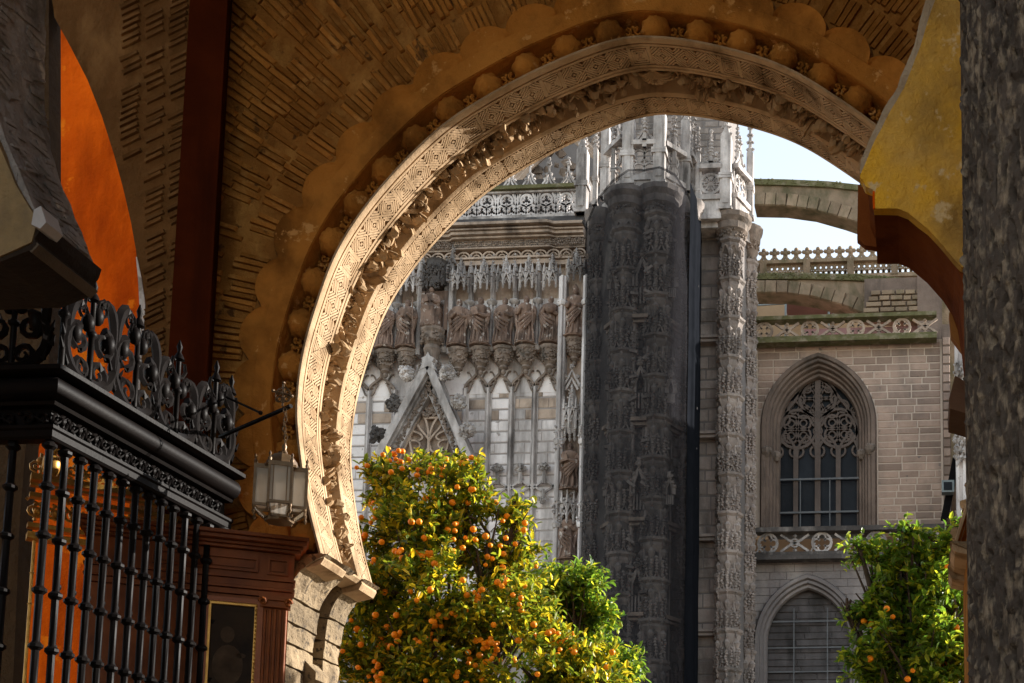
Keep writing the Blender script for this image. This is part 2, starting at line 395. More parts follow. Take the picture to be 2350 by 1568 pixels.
# soffit bed with recessed bands and trough (closed body so it has thickness)
prof = [(YN+.38,-.30),(YN+.38,-.10),(YN+.28,-.04),(D(.0),-.014),(D(.0),.004),(D(.02),.012),(D(.055),.012),(D(.06),-.004),(D(.075),-.004),(D(.08),.006),(D(.105),.006),(D(.11),-.024),(D(.335),-.024),
        (D(.34),.004),(D(.365),.004),(D(.37),-.006),(D(.38),.006),(D(.405),.006),(D(.43),-.06),(D(.47),-.115),(D(.62),-.115),(D(.675),-.05),(D(.695),.004),(D(.72),.016),(D(.735),.016),
        (D(.74),-.002),(D(.755),-.002),(D(.76),-.024),(D(.965),-.024),(D(.97),.006),(D(1.0),.006),(D(1.0),-.30)]
mb = MB(); sweep(mb, prof, closed_prof=True)
mb.build('soffit', SOFF, arch, smooth=.5)
# lozenge panels
def lozenge_mesh(Lh, Wh, kind):
    b = MB(); h = .028
    def ridge(p, q, w):
        b.bar((p[0],p[1],h/2-.004), (q[0],q[1],h/2-.004), w, h+.008, (0,0,1))
    if kind == 0:
        for k in (1.0,.70,.42):
            pts = [(Lh*k,0),(0,Wh*k),(-Lh*k,0),(0,-Wh*k)]
            for i in range(4): ridge(pts[i], pts[(i+1)%4], .016)
        for sx in (-1,1):
            for sy in (-1,1):
                for k in (1.32,1.62):
                    ridge((sx*Lh, sy*Wh*(k-1)), (sx*Lh*(k-1), sy*Wh), .015)
        ridge((-Lh*.12,0),(Lh*.12,0),Wh*.22)
    else:
        for k in (1.0,.74,.50,.27):
            a = Lh*k*.80; c = Wh*k*.93; pts = [(a,c),(-a,c),(-a,-c),(a,-c)]
            for i in range(4): ridge(pts[i], pts[(i+1)%4], .017)
        for sx in (-1,1): ridge((sx*Lh*.95,-Wh),(sx*Lh*.95,Wh),.018)
        ridge((-Lh*.09,0),(Lh*.09,0),Wh*.2)
    return b.mesh('lozenge_panel', SOFF, None, True)
for (f0, f1, off) in ((.11,.335,0), (.76,.965,2)):
    Wh = (f1-f0)*DEP/2*.96; n = 60; Lh = ALEN/n/2
    me = [lozenge_mesh(Lh*.985, Wh, 0), lozenge_mesh(Lh*.985, Wh, 1)]
    for i in range(n):
        k = 1 if (i+off) % 4 == 1 or i in (0, n-1) else 0
        s = ALEN*(i+.5)/n
        link('lozenge_panel', me[k], arch, amat(s, -.024, D((f0+f1)/2)))
# leaf carving in the hollow
def carved_leaf(seed, L=.15, Wd=.05):
    r = random.Random(seed); b = MB(); n = 5; vs = []; fs = []
    for i in range(n+1):
        t = i/n; w = Wd*math.sin(PI*min(1,t*.85+.12))*(1+.25*(i%2)); z = .10*math.sin(t*2.2)+.01; x = L*t; tw = r.uniform(-.012,.012)
        for k,(yy,zz) in enumerate(((-w,-.012),(-w*.45,.016),(0,-.004),(w*.45,.016),(w,-.012))): vs.append((x, yy+tw, z*.8+zz))
    for i in range(n):
        for k in range(4): fs.append((i*5+k, i*5+k+1, (i+1)*5+k+1, (i+1)*5+k))
    m_ = len(vs); vs += [(x,y,z-.024) for x,y,z in vs]
    fs += [(d+m_,c+m_,b2+m_,a+m_) for a,b2,c,d in fs[:]]
    for i in range(n):
        fs.append((i*5,(i+1)*5,(i+1)*5+m_,i*5+m_)); fs.append((i*5+4+m_,(i+1)*5+4+m_,(i+1)*5+4,i*5+4))
    fs.append((0,m_,m_+1,1)); fs.append((n*5+4,n*5+4+m_,n*5+m_,n*5))
    b.add(vs, fs); return b.mesh('carved_leaf', LEAFST, None, True)
LM = [carved_leaf(i, .095+.018*(i%3), .024+.006*(i%2)) for i in range(6)]
mid = D(.535); hw = DEP*.115
mb = MB()
pts = []; N = 400
for i in range(N+1):
    s = ALEN*(.004+.992*i/N); pts.append(apt(s, -.055+.02*math.sin(i*.55), mid + hw*.72*math.sin(s/.24*PI/1)))
mb.tube(pts, .021, 5, ref=(0,1,0)); mb.build('carved_stem', LEAFST, arch, smooth=.8)
s = .06; c = 0
while s < ALEN-.05 and c < 296:
    if abs(s-ALEN*.497) < .19: s += .04; continue
    ph = math.sin(s/.24*PI); side = -1 if math.cos(s/.24*PI) > 0 else 1
    y = mid + hw*rnd.uniform(-.75,.75)
    M = amat(s, -.095+rnd.uniform(0,.05), y) @ Matrix.Rotation(rnd.choice((0,PI))+side*rnd.uniform(.2,1.3),4,'Z') @ Matrix.Rotation(-rnd.uniform(.1,.6),4,'Y') @ Matrix.Rotation(rnd.uniform(-.5,.5),4,'X') @ Matrix.Scale(rnd.uniform(.8,1.25),4)
    link('carved_leaf', rnd.choice(LM), arch, M); c += 1
    s += ALEN/300
LF = []
mb = MB()                                   # curled tendrils and buds filling the hollow
for i in range(260):
    s = rnd.uniform(.04, ALEN-.04)
    if abs(s-ALEN*.497) < .19: continue
    M = amat(s, rnd.uniform(-.10,-.05), mid+hw*rnd.uniform(-.9,.9)); r0 = rnd.uniform(.025,.045); a0 = rnd.uniform(0,6)
    mb.tube([M @ Vector((math.cos(a0+k*.75)*r0*(1-k*.1), math.sin(a0+k*.75)*r0*(1-k*.1), .012*k)) for k in range(8)], .011, 4)
    if i%2: mb.octa(M @ Vector((0,0,.04)), rnd.uniform(.014,.024))
for i in range(900):                        # smaller leaves between the large ones
    s = rnd.uniform(.03, ALEN-.03)
    if abs(s-ALEN*.497) < .19: continue
    M = amat(s, rnd.uniform(-.11,-.045), mid+hw*rnd.uniform(-.95,.95)) @ Matrix.Rotation(rnd.uniform(0,6.3),4,'Z') @ Matrix.Rotation(-rnd.uniform(-.2,.7),4,'Y'); a = rnd.uniform(.04,.075); w = a*rnd.uniform(.18,.3)
    mb.add([M @ Vector(v) for v in ((0,0,-.01),(a*.4,w,.012),(a*.45,0,-.004),(a*.4,-w,.012),(a,0,.03+.02*rnd.random()),(a*.5,0,-.03))],[(0,2,1),(0,3,2),(1,2,4),(2,3,4),(0,1,5),(1,4,5),(4,3,5),(3,0,5)])
t = mb.build('carved_tendrils', LEAFST, arch, smooth=.5); t['kind'] = 'stuff'
# scallop shell on the crown of the hollow
mb = MB(); M = amat(ALEN*.497, -.09, mid)
n = 11
for i in range(n):
    a = PI*.08 + PI*.84*i/(n-1); p = []
    for k in range(6):
        t = k/5; p.append(M @ Vector((-math.cos(a)*.15*t, (-.5+math.sin(a)*t)*.21, .02+.075*math.sin(PI*(t*.8+.1)))))
    mb.tube(p, [.006+.015*t/5 for t in range(6)], 6)
mb.ball(M @ Vector((0,-.105,.05)), .03)
mb.build('scallop_shell', LEAFST, arch, smooth=.8)
# moulded end blocks at both feet
for s0, sg in ((0,-1),(ALEN,1)):
    x,z,tx,tz,nx,nz = arc(s0)
    for (f0,f1,l) in ((0,.40,.085),(.40,.70,.05),(.70,1.0,.10)):
        mb = MB(); y0, y1 = D(f0)+.002, D(f1)-.002; e = .022
        P = [(-.16,0),(e*.6,0),(e,l*.25),(e*.9,l*.6),(-.02,l),(-.16,l*.9)]
        poly = [(x+nx*a+sg*tx*b_, z+nz*a+sg*tz*b_) for a,b_ in P]
        mb.prism(poly, y0, y1); mb.build('foot_block', SOFF, arch)

# ornament ring round the near edge: cavetto with shells and curls, plain band, scalloped rim
ring = thing('arch_surround', 'ochre plaster archivolt with a row of shells and a scalloped rim round the horseshoe arch', 'archivolt', (apt(0,0,YN)[0]-.2, YN, 0))
mb = MB(); sweep(mb, [(YN+.02,-.016),(YN+.16,-.03),(YN+.25,-.06),(YN+.27,-.11),(YN+.24,-.17),(YN+.02,-.195),(YN-.03,-.20),(YN-.03,-.21),(YN+.37,-.23),(YN+.37,-.02)], closed_prof=True)
mb.build('hollow_moulding', OCHRE, ring, smooth=.6)
mb = MB(); vs = []; fs = []; n = 440
for i in range(n+1):
    s = ALEN*i/n; w = .37+.15*abs(math.sin(PI*s/.40))**.55 + .012*mnoise.noise(Vector((s*2,0,0)))
    e = .006*mnoise.noise(Vector((s*3,5,0)))
    for (o,y) in ((-.205,YN-.005),(-.205,YN-.04+e),(-.355,YN-.042+e),(-.362,YN-.035),(-w+.03,YN-.055),(-w,YN-.075),(-w-.014,YN+.03)): vs.append(apt(s,o,y))
k = 7
for i in range(n):
    for j in range(k-1): fs.append((i*k+j,i*k+j+1,(i+1)*k+j+1,(i+1)*k+j))
mb.add(vs, fs); mb.build('plaster_band', OCHRE, ring, smooth=.5)
mb = MB(); 
mb.tube([apt(ALEN*i/440, -(.385+.15*abs(math.sin(PI*(ALEN*i/440)/.40))**.55), YN+.012) for i in range(441)], .016, 5)
mb.build('scallop_shadow_line', VAULT, ring, smooth=.8)  # dark tube paints the shadow line behind the scallops
def shell_mesh():
    b = MB(); n = 18; m = 7; vs = []; fs = []
    for j in range(m+1):
        t = j/m*PI/2
        for i in range(n):
            a = 2*PI*i/n; rr = math.cos(t)*(1+.09*math.cos(a*9))
            vs.append((rr*.105*math.cos(a), rr*.10*math.sin(a), .115*math.sin(t)))
    for j in range(m):
        for i in range(n): fs.append((j*n+i, j*n+(i+1)%n, (j+1)*n+(i+1)%n, (j+1)*n+i))
    b.add(vs, fs); return b.mesh('shell', OCHRE, 1.2, True)
def curl_mesh():
    b = MB()
    for sg in (-1,1):
        b.tube([(sg*(.032+.026*math.cos(k*.8)*(1-k*.07)), .028*math.sin(k*.8)*(1-k*.07), .03+.006*k) for k in range(10)], .011, 5)
    b.ball((0,.035,.04), .02, 7, 5); b.ball((0,-.04,.035), .016, 7, 5); b.ball((.03,0,.05),.013,6,4); b.ball((-.03,0,.05),.013,6,4)
    return b.mesh('curl', OCHRE, .9, True)
SM, CMh = shell_mesh(), curl_mesh(); SM.materials[0] = OCHRE
s = .20; i = 0
while s < ALEN-.1:
    x,z,tx,tz,nx,nz = arc(s)
    # local Z = towards the viewer (-Y), local Y = inward
    M = Matrix(((tx,nx,0,x-nx*.125),(0,0,-1,YN+.11 if i%2==0 else YN+.15),(tz,nz,0,z-nz*.125),(0,0,0,1)))
    link('shell' if i%2==0 else 'rosette', SM if i%2==0 else CMh, ring, M @ Matrix.Scale(1.2 if i%2==0 else 1.05,4))
    s += .178; i += 1

# ================================================================== GATE WALL round the arch (brick skin + mortar body)
wall = thing('gate_wall', 'dark brown brick wall of the gate passage around the horseshoe arch', 'wall', (-5.2, YN, 0))
X0, X1, Z1 = -5.78, 3.6, 12.0
def outpt(x, z):
    cx, cz = -2.23, 6.0; dx, dz = x-cx, z-cz; t = 1e9
    if dx<0: t = min(t,(X0-cx)/dx)
    if dx>0: t = min(t,(X1-cx)/dx)
    if dz>0: t = min(t,(Z1-cz)/dz)
    if dz<0: t = min(t,(3.0-cz)/dz)
    return cx+dx*t, cz+dz*t
mb = MB(); vs = []; fs = []; n = 160
for i in range(n+1):
    s = ALEN*i/n; a = apt(s,-.215,0); b_ = apt(s,-.28,0); ox, oz = outpt(a[0],a[2])
    vs += [(a[0],YN+.03,a[2]),(ox,YN+.03,oz),(b_[0],YF-.002,b_[2]),(ox,YF-.002,oz)]
corner_ids = []
for i in range(n):
    a = i*4; b_ = a+4
    fs += [(a,a+1,b_+1,b_),(a+2,b_+2,b_+3,a+3)]
mb.add(vs, fs)
# corner fillers, jambs below the springing
for (cx, cz, lo) in ((X0,Z1,0),(X1,Z1,0)):
    ss = [i for i in range(n) if (abs(vs[i*4+1][0]-cx)<1e-3) != (abs(vs[i*4+5][0]-cx)<1e-3) and vs[i*4+1][2] > 5]
    for i in ss:
        for d,y in ((1,YN+.03),(3,YF-.002)):
            mb.add([vs[i*4+d], (cx,y,cz), vs[i*4+4+d]], [(0,1,2)])
zl = vs[1][2]; zr = vs[n*4+1][2]
mb.add([(X0,YN+.031,0),(-5.0,YN+.031,0),(-5.0,YN+.031,vs[0][2]),(vs[0][0],YN+.031,vs[0][2]),(vs[1][0],YN+.031,vs[1][2])]+([(X0,YN+.031,zl)] if abs(vs[1][0]-X0)>1e-3 else []), [tuple(range(6 if abs(vs[1][0]-X0)>1e-3 else 5))])
mb.add([(X0,YF-.003,0),(-5.0,YF-.003,0),(-5.0,YF-.003,vs[2][2]),(vs[2][0],YF-.003,vs[2][2]),(vs[3][0],YF-.003,vs[3][2])], [(0,1,2,3,4)])
r = n*4
mb.add([(X1,YN+.031,0),(.62,YN+.031,0),(.62,YN+.031,vs[r][2]),(vs[r][0],YN+.031,vs[r][2]),(vs[r+1][0],YN+.031,vs[r+1][2])], [(0,1,2,3,4)])
mb.add([(X1,YF-.003,0),(.62,YF-.003,0),(.62,YF-.003,vs[r+2][2]),(vs[r+2][0],YF-.003,vs[r+2][2]),(vs[r+3][0],YF-.003,vs[r+3][2])], [(0,1,2,3,4)])
mb.box(.42,.62,YN+.04,YF-.01,0,4.6)
mb.build('wall_body', MORTAR, wall, fix=False)
# bricks: radiating courses over the arch, level courses further out
BM = [unitbox(BRICK, .05, i) for i in range(4)]
nb = 0; rest = MB()
def put_brick(M):
    global nb
    if nb < 300: link('brick', BM[nb%4], wall, M); nb += 1
    else: rest.obox(M.to_translation(), M.col[0].xyz*.49, M.col[1].xyz*.5, M.col[2].xyz*.48)
cand = []
s = .0
while s < ALEN*.985:
    x,z,tx,tz,nx,nz = arc(s)
    lean = .12*math.sin(s*1.7)
    o = .52
    off = rnd.uniform(0,.12)
    for q in range(6):
        l = .27*(1+rnd.uniform(-.12,.12))
        oc = o+off*(q>0)+l/2; px_, pz_ = x-nx*oc, z-nz*oc
        if pz_ < 11.4 and px_ > -6.0 and px_ < 2.6 and rnd.random() > .22:
            k = rnd.uniform(-.03,.03)+lean*.3
            e = Vector((-nx,0,-nz)); e = Matrix.Rotation(k,3,'Y') @ e
            t_ = Vector((e.z,0,-e.x)); dp = rnd.uniform(-.014,.006)
            grow = 1+oc*.16
            M = Matrix((( e.x*l, 0, t_.x*.037*grow, px_),(0,.06,0,YN+.028-dp),(e.z*l,0,t_.z*.037*grow, pz_),(0,0,0,1)))
            cand.append((math.hypot(px_+3.6,pz_-7.4), M))
        o += l+.010
    s += .044
z = 5.4
while z < 11.2:
    x = -6.3+rnd.uniform(0,.2)
    while x < -4.6:
        l = .27*rnd.uniform(.85,1.12); cx = x+l/2
        # keep clear of the radiating rings
        ok = min(math.hypot(cx-_X[i], z-_Z[i]) for i in range(0,221,4)) > 2.2
        if (ok or z < 5.6 and cx < -5.4) and rnd.random() > .12:
            M = Matrix(((l,0,0,cx),(0,.06,0,YN+.03-rnd.uniform(0,.022)),(0,0,.038,z),(0,0,0,1)))
            cand.append((math.hypot(cx+5.4,z-7.6)+.5, M))
        x += l+.012
    z += .052
cand.sort(key=lambda a: a[0])
for _, M in cand: put_brick(M)
rb = rest.build('distant_brick', BRICK, wall, fix=False); rb['kind'] = 'stuff'

# ================================================================== PASSAGE (ceiling, left brown web, posts)
mb = MB(); mb.box(-5.78,3.6,8.0,YF+.0,12.0,12.3); mb.box(-9.3,3.6,-1.5,7.999,12.0,12.3); o = mb.build('ceiling', VAULT); o['kind'] = 'structure'
mb = MB(); mb.box(2.6,3.0,-3.0,YN-.01,0,12.0); o = mb.build('wall_right', OCHRE); o['kind'] = 'structure'
mb = MB(); mb.box(-9.3,-9.0,-3.0,8.0,0,12.0); o = mb.build('wall_left', OCHRE); o['kind'] = 'structure'
# brown web wall with the curved opening to the side chapel
YW = 10.02
curve = [at(*p,YW) for p in ((118,-10),(125,40),(163,110),(200,182),(233,265),(260,350),(282,430),(300,508),(312,575),(318,640),(321,700),(322,800),(318,900),(312,1000),(300,1120))]
cp = [(v.x, v.z) for v in curve]
rx = FX(462,YW,400); lx = FX(-420,YW,400); zt = 11.99
web = thing('brick_web_wall', 'dark brown brick wall left of the red post with a curved opening', 'wall', (rx, YW, 0))
mb = MB()
mb.prism([(rx,0)] + [(rx,zt)] + [(cp[0][0]-.02,zt)] + cp + [(cp[-1][0],0)], YW, YW+.16)
pl = [at(*p,YW) for p in ((112,-10),(112,560),(112,860),(60,1010),(45,1200),(30,1568))]
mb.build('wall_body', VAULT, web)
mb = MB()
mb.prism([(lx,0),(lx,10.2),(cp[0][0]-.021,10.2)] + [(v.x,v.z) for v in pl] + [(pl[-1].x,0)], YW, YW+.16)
mb.build('dark_plaster', mat('dark_brown_plaster',(.085,.048,.018),(.05,.028,.011),2.5,.95,.6,14), web)  # left piece of the web wall, darker brown than the rest
# bricks of the web laid on the slant
WB = [unitbox(VAULT, .05, 20+i) for i in range(3)]; nw = 0
for i in range(60):
    for j in range(3):
        px = 300 + j*55 + rnd.uniform(-5,5); py = -20 + i*15 + j*7
        # keep to the right of the opening
        lim = np.interp(py, [-10,40,110,182,265,350,430,508,575,640,900], [118,125,163,200,233,260,282,300,312,318,318])
        if px-24 < lim+8 or rnd.random() < .2: continue
        p = at(px,py,YW); a = .42
        M = Matrix.Translation((p.x, YW+.012-rnd.uniform(0,.010), p.z)) @ Matrix.Rotation(-a,4,'Y') @ Matrix.Diagonal((.17,.05,.036,1))
        link('brick', WB[nw%3], web, M); nw += 1
mb = MB()   # sunlit arris of the opening, its brightness painted as a pale strip
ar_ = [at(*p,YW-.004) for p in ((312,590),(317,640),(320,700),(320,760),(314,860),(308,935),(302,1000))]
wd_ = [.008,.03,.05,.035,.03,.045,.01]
mb.prism([(v.x,v.z) for v in ar_]+[(v.x+w_,v.z) for v,w_ in list(zip(ar_,wd_))[::-1]], YW-.006, YW-.001); mb.build('painted_sunlit_arris', WHITEST, web)
# side chapel behind: orange wall, floor is the ground, roofless so daylight falls in
mb = MB(); mb.box(-12,-7.0,12.9,13.15,0,12.2); o = mb.build('chapel_wall', ORANGE)
o['label'] = 'bright orange limewashed wall seen through the curved opening'; o['category'] = 'wall'; o['kind'] = 'thing'
# oxblood post
cx = FX(462,10.0,400); w = .165
post = thing('painted_post', 'tall dark red painted square post standing left of the arch', 'post', (cx,10.0,0))
mb = MB(); a = .38; mb.prismz([(cx+math.cos(a+q)*w*1.2, 10.0+math.sin(a+q)*w*1.2) for q in (PI/4,3*PI/4,5*PI/4,7*PI/4)], 0, 11.98)
mb.build('shaft', REDPAINT, post)
mb = MB(); mb.prismz([(cx+math.cos(a+q)*w*1.5, 10.0+math.sin(a+q)*w*1.5) for q in (PI/4,3*PI/4,5*PI/4,7*PI/4)], 0, .3); mb.build('base', REDPAINT, post)

# ================================================================== near left pier with impost (springing of a nearer arch)
def displaced_slab(poly, y0, y1, name, m, parent, amp, sc, cuts=4, seed=0, smooth=None):
    b = MB(); b.prism(poly, y0, y1); me = b.mesh(name, m, None, True)
    bm = bmesh.new(); bm.from_mesh(me)
    bmesh.ops.triangulate(bm, faces=[f for f in bm.faces if len(f.verts) > 4])
    bmesh.ops.subdivide_edges(bm, edges=[e for e in bm.edges if e.calc_length() > .12], cuts=cuts, use_grid_fill=True)
    for _ in range(2):
        L_ = [e for e in bm.edges if e.calc_length() > .09]
        if L_: bmesh.ops.subdivide_edges(bm, edges=L_, cuts=1, use_grid_fill=True)
    bm.normal_update()
    for v in bm.verts:
        d = mnoise.noise(v.co*sc+Vector((seed,0,0)))*amp + mnoise.noise(v.co*sc*2.7)*amp*.5
        v.co += v.normal*d
    bm.to_mesh(me); bm.free()
    if smooth: me.polygons.foreach_set('use_smooth',[True]*len(me.polygons))
    return link(name, me, parent)
Yp = 6.0
pier = thing('rough_pier', 'rough grey rubble springing of a nearer arch with a chipped impost, beside the orange wall', 'pier', (FX(30,Yp), Yp, 0))
pp = lambda L_, Y: [(at(x,y,Y).x, at(x,y,Y).z) for x,y in L_]
displaced_slab(pp([(-260,-260),(-32,-260),(-26,-165),(-33,-4),(-29,158),(1,287),(55,422),(85,494),(70,520),(-20,540),(-260,550)],Yp), Yp, Yp+.46, 'rubble_springing', GREYST, pier, .012, 7, 3, 1)
displaced_slab(pp([(-262,-262),(-50,-262),(-48,-165),(-55,-4),(-50,158),(-20,287),(34,420),(76,490),(88,500),(72,556),(0,588),(-262,600)],Yp-.03), Yp-.03, Yp+.02, 'plaster_face', mat('tan_plaster',(.29,.20,.10),(.21,.145,.07),3,.95,.7,16,(.14,.105,.065),.4,4,.7), pier, .007, 7, 3, 2)
IMP = mat('impost_painted_shade',(.026,.016,.010),(.018,.011,.007),4,.95,.7,18)  # near-black colour carries the shade under the impost
mb = MB(); mb.prism(pp([(88,502),(99,508),(92,530),(80,548),(84,560),(72,574),(0,602),(-260,612),(-260,560)],Yp-.02), Yp-.022, Yp+.46); mb.build('impost', IMP, pier)
mb = MB(); p_ = [at(x,y,Yp-.02) for x,y in ((86,560),(70,577))]
mb.prism(pp([(84,556),(90,562),(72,580),(66,574)],Yp-.02), Yp-.02, Yp+.46); mb.build('impost_fillet', mat('impost_stone',(.12,.085,.06),(.08,.06,.042),5,.95,.7,20), pier)
mb = MB(); mb.prism(pp([(78,520),(84,486),(100,478),(112,515),(98,530)],Yp-.06), Yp-.08, Yp+.05); mb.build('broken_plaster', mat('bare_plaster',(.42,.40,.40)), pier)
# rubble courses of the springing: individual stones, radiating
RB = [unitbox(GREYST, .06, 40+i) for i in range(3)]
edge = [at(x,y,Yp) for x,y in ((-26,-165),(-33,-4),(-29,158),(1,287),(55,422),(85,494))]
for i in range(46):
    t = (i+.5)/46*5; k = int(t); f = t-k; P = edge[k].lerp(edge[min(k+1,5)],f); tg = (edge[min(k+1,5)]-edge[k]).normalized(); a = math.atan2(tg.z,tg.x)
    for j in range(2):
        w = rnd.uniform(.14,.21)
        M = Matrix.Translation((P.x,Yp+.12+.22*j+rnd.uniform(-.05,.05),P.z)) @ Matrix.Rotation(-a,4,'Y') @ Matrix.Rotation(rnd.uniform(-.5,.5),4,'Z') @ Matrix.Diagonal((.034*rnd.uniform(.4,1.3),w*rnd.uniform(.4,.9),.014+.012*rnd.random(),1))
        if rnd.random() < .8: link('stone', RB[i%3], pier, M)

# ================================================================== nearer arch on the right: yellow plaster, maroon soffit
Yy = 5.2
ya = thing('yellow_arch_springing', 'worn yellow plaster springing of a nearer arch with maroon underside', 'arch', (FX(2150,Yy), Yy, 0))
displaced_slab(pp([(2155,-80),(2148,0),(2112,105),(2075,205),(2040,260),(2005,330),(1985,372),(1972,402),(1986,428),(2004,436),(2006,478),(2060,478),(2085,488),(2130,525),(2170,570),(2205,612),(2300,640),(2300,-80)],Yy), Yy, Yy+.05, 'plaster_face', YELLOW, ya, .007, 6, 3, 5)
displaced_slab(pp([(2180,-80),(2130,-80),(2126,0),(2096,105),(2060,202),(2024,258),(1992,326),(1976,366),(1971,398),(2010,400),(2100,230)],Yy+.02), Yy+.02, Yy+.12, 'bare_edge', mat('bare_edge_plaster',(.42,.33,.23),(.30,.22,.14),4,.95,.7,18), ya, .010, 9, 3, 8)
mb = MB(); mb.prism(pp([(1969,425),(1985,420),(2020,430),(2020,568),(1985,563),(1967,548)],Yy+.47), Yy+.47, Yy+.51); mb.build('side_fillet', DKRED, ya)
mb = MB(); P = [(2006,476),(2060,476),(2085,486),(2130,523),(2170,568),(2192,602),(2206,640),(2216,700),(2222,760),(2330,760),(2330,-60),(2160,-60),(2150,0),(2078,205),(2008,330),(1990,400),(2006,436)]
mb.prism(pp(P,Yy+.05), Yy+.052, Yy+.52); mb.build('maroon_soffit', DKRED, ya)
mb = MB(); mb.tube([at(x,y,Yy) for x,y in ((2005,440),(2005,460),(2006,480))], .006, 4); mb.build('orange_edge', ORANGE, ya)
mb = MB(); mb.prism(pp([(2178,720),(2212,620),(2260,620),(2260,860),(2205,800),(2183,770)],Yy+.53), Yy+.53, Yy+.58); mb.build('lower_return', mat('brown_return',(.33,.13,.03),(.25,.10,.025)), ya)
mb = MB(); mb.prism(pp([(2192,862),(2240,890),(2240,955),(2180,938),(2178,915)],Yy+.9), Yy+.9, Yy+1.2); mb.build('corbel_block', mat('brown_corbel_block',(.14,.075,.045)), ya)

# ================================================================== near right column, chiselled
Yc = 3.0
colm = thing('chiselled_column', 'very near dark column with chiselled pitted stone at the right edge', 'column', (FX(2300,Yc)+.2, Yc, 0))
b = MB(); nx_, nz_ = 110, 420; vs = []; fs = []
xl = lambda z: FX(2207,Yc)+.0
for j in range(nz_+1):
    z = 1.95 + 2.0*j/nz_
    for i in range(nx_+1):
        a = -.15 + 1.35*i/nx_          # angle round the shaft from its left limb
        Rr = .34
        p = Vector((-math.cos(a)*Rr, -math.sin(a)*Rr, z)); u = a*Rr
        pit = max(0,mnoise.noise(Vector((u*62,7,z*22)))-.12); pit2 = max(0,mnoise.noise(Vector((u*95,17,z*30)))-.2); fl = max(0,mnoise.noise(Vector((u*70,31,z*27)))-.22)
        h = -pit*.042 - pit2*.024 + fl*.030 + mnoise.noise(Vector((u*9,3,z*6)))*.003
        fade = min(1,max(0,(a-.03)/.12)); rr = 1 + h*fade/.34
        vs.append((FX(2207,Yc,300)+.34+.004+p.x*rr, Yc+.1+p.y*rr, z))
for j in range(nz_):
    for i in range(nx_): k = j*(nx_+1)+i; fs.append((k,k+1,k+nx_+2,k+nx_+1))
b.add(vs, fs); b.build('shaft', BLACKST, colm, fix=False)
mb = MB(); xc = FX(2207,Yc,300)+.34
mb.lathe([(.335,0),(.335,1.96)], (xc,Yc+.1,0), 24); mb.lathe([(.335,3.94),(.335,11.9)], (xc,Yc+.1,0), 24); mb.build('shaft_core', BLACKST, colm)
def chip_mesh(i):
    r = random.Random(i); b = MB(); k = 6
    P = [(math.cos(2*PI*q/k)*r.uniform(.4,.6), math.sin(2*PI*q/k)*r.uniform(.7,1.1)) for q in range(k)]
    b.add([(x,0,z) for x,z in P]+[(r.uniform(-.15,.15),-.8,r.uniform(-.1,.5))], [tuple(range(k))]+[(q,(q+1)%k,k) for q in range(k)]); return b.mesh('stone_chip', CHIP, None, True)
CH = [chip_mesh(i) for i in range(5)]
for i in range(0):
    a = rnd.uniform(.2,1.15); z = 1.9+2.0*rnd.random(); Rr = .340
    M = Matrix.Translation((xc-math.cos(a)*Rr, Yc+.1-math.sin(a)*Rr, z)) @ Matrix.Rotation(a-PI/2,4,'Z') @ Matrix.Rotation(rnd.uniform(-.5,.1),4,'Y') @ Matrix.Diagonal((rnd.uniform(.010,.017),rnd.uniform(.006,.011),rnd.uniform(.016,.028),1))
    link('stone_chip', CH[i%5], colm, M)
# ================================================================== CATHEDRAL: portal front (left of the netted tower)
YP = 60.0
def crocket(mb, c, r, k=14):
    c = Vector(c); mb.ball(c, r*.62, 7, 5)
    for i in range(k):
        d = Vector((rnd.gauss(0,1), -abs(rnd.gauss(0,.8)), rnd.gauss(0,1))).normalized()
        mb.octa(c + d*r*.68, (r*.34, r*.30, r*.34))
def leafrow(mb, x0, x1, z, y, r, step):
    x = x0
    while x < x1: mb.octa((x, y-rnd.uniform(0,r*.4), z+rnd.uniform(-.35,.35)*r), (r*rnd.uniform(.6,1), r*.7, r*rnd.uniform(.6,1))); x += step*rnd.uniform(.8,1.2)

portal = thing('cathedral_portal', 'pale gothic portal front with saints row and blind panels left of the netted tower', 'church front', (FX(1100,YP), YP, 0))
mb = MB(); mb.box(FX(560,YP), FX(1360,YP), YP, YP+2, 0, FZ(505,YP)); mb.build('wall_body', PANELBACK, portal)
mull = [786, 846, 905, 1067, 1119.5, 1173.5, 1226.5, 1280]     # px of mullions
LOWZ = FZ(1330,YP)
# ashlar blocks between the mullions
PB = [unitbox(WHITEST, .03, 60+i) for i in range(3)]; PBT = [unitbox(CORNST, .03, 64+i) for i in range(3)]; k = 0
edges = [700]+mull
for a, b_ in zip(edges, edges[1:]):
    xa, xb = FX(a,YP)+.03, FX(b_,YP)-.03
    py = 1398
    while py > 905:
        h = 25.5*.01935; z = FZ(py,YP)
        if b_-a > 100: cuts = [0,.34,.67,1]
        else: cuts = [0,1] if rnd.random() < .45 else [0, rnd.choice((.35,.5,.65)), 1]
        for c0, c1 in zip(cuts, cuts[1:]):
            w = (xb-xa)*(c1-c0)-.010
            M = Matrix.Translation((xa+(xb-xa)*(c0+c1)/2, YP+.028-rnd.uniform(0,.008), z+h/2)) @ Matrix.Diagonal((w,.10,h-.014,1))
            link('stone_block', (PB if py > 985 or rnd.random() < .5 else PBT)[k%3], portal, M); k += 1
        py -= 25.5
# smooth white field behind the tracery
mb = MB()
mb.box(FX(700,YP), FX(1280,YP), YP-.045, YP+.1, FZ(905,YP)+.02, FZ(690,YP)); mb.build('tracery_field', WHITEST, portal)
mb = MB(); mb.box(FX(700,YP), FX(1345,YP), YP-.05, YP+.1, FZ(690,YP)+.002, FZ(590,YP)); mb.build('gallery_wall', CORNST, portal)
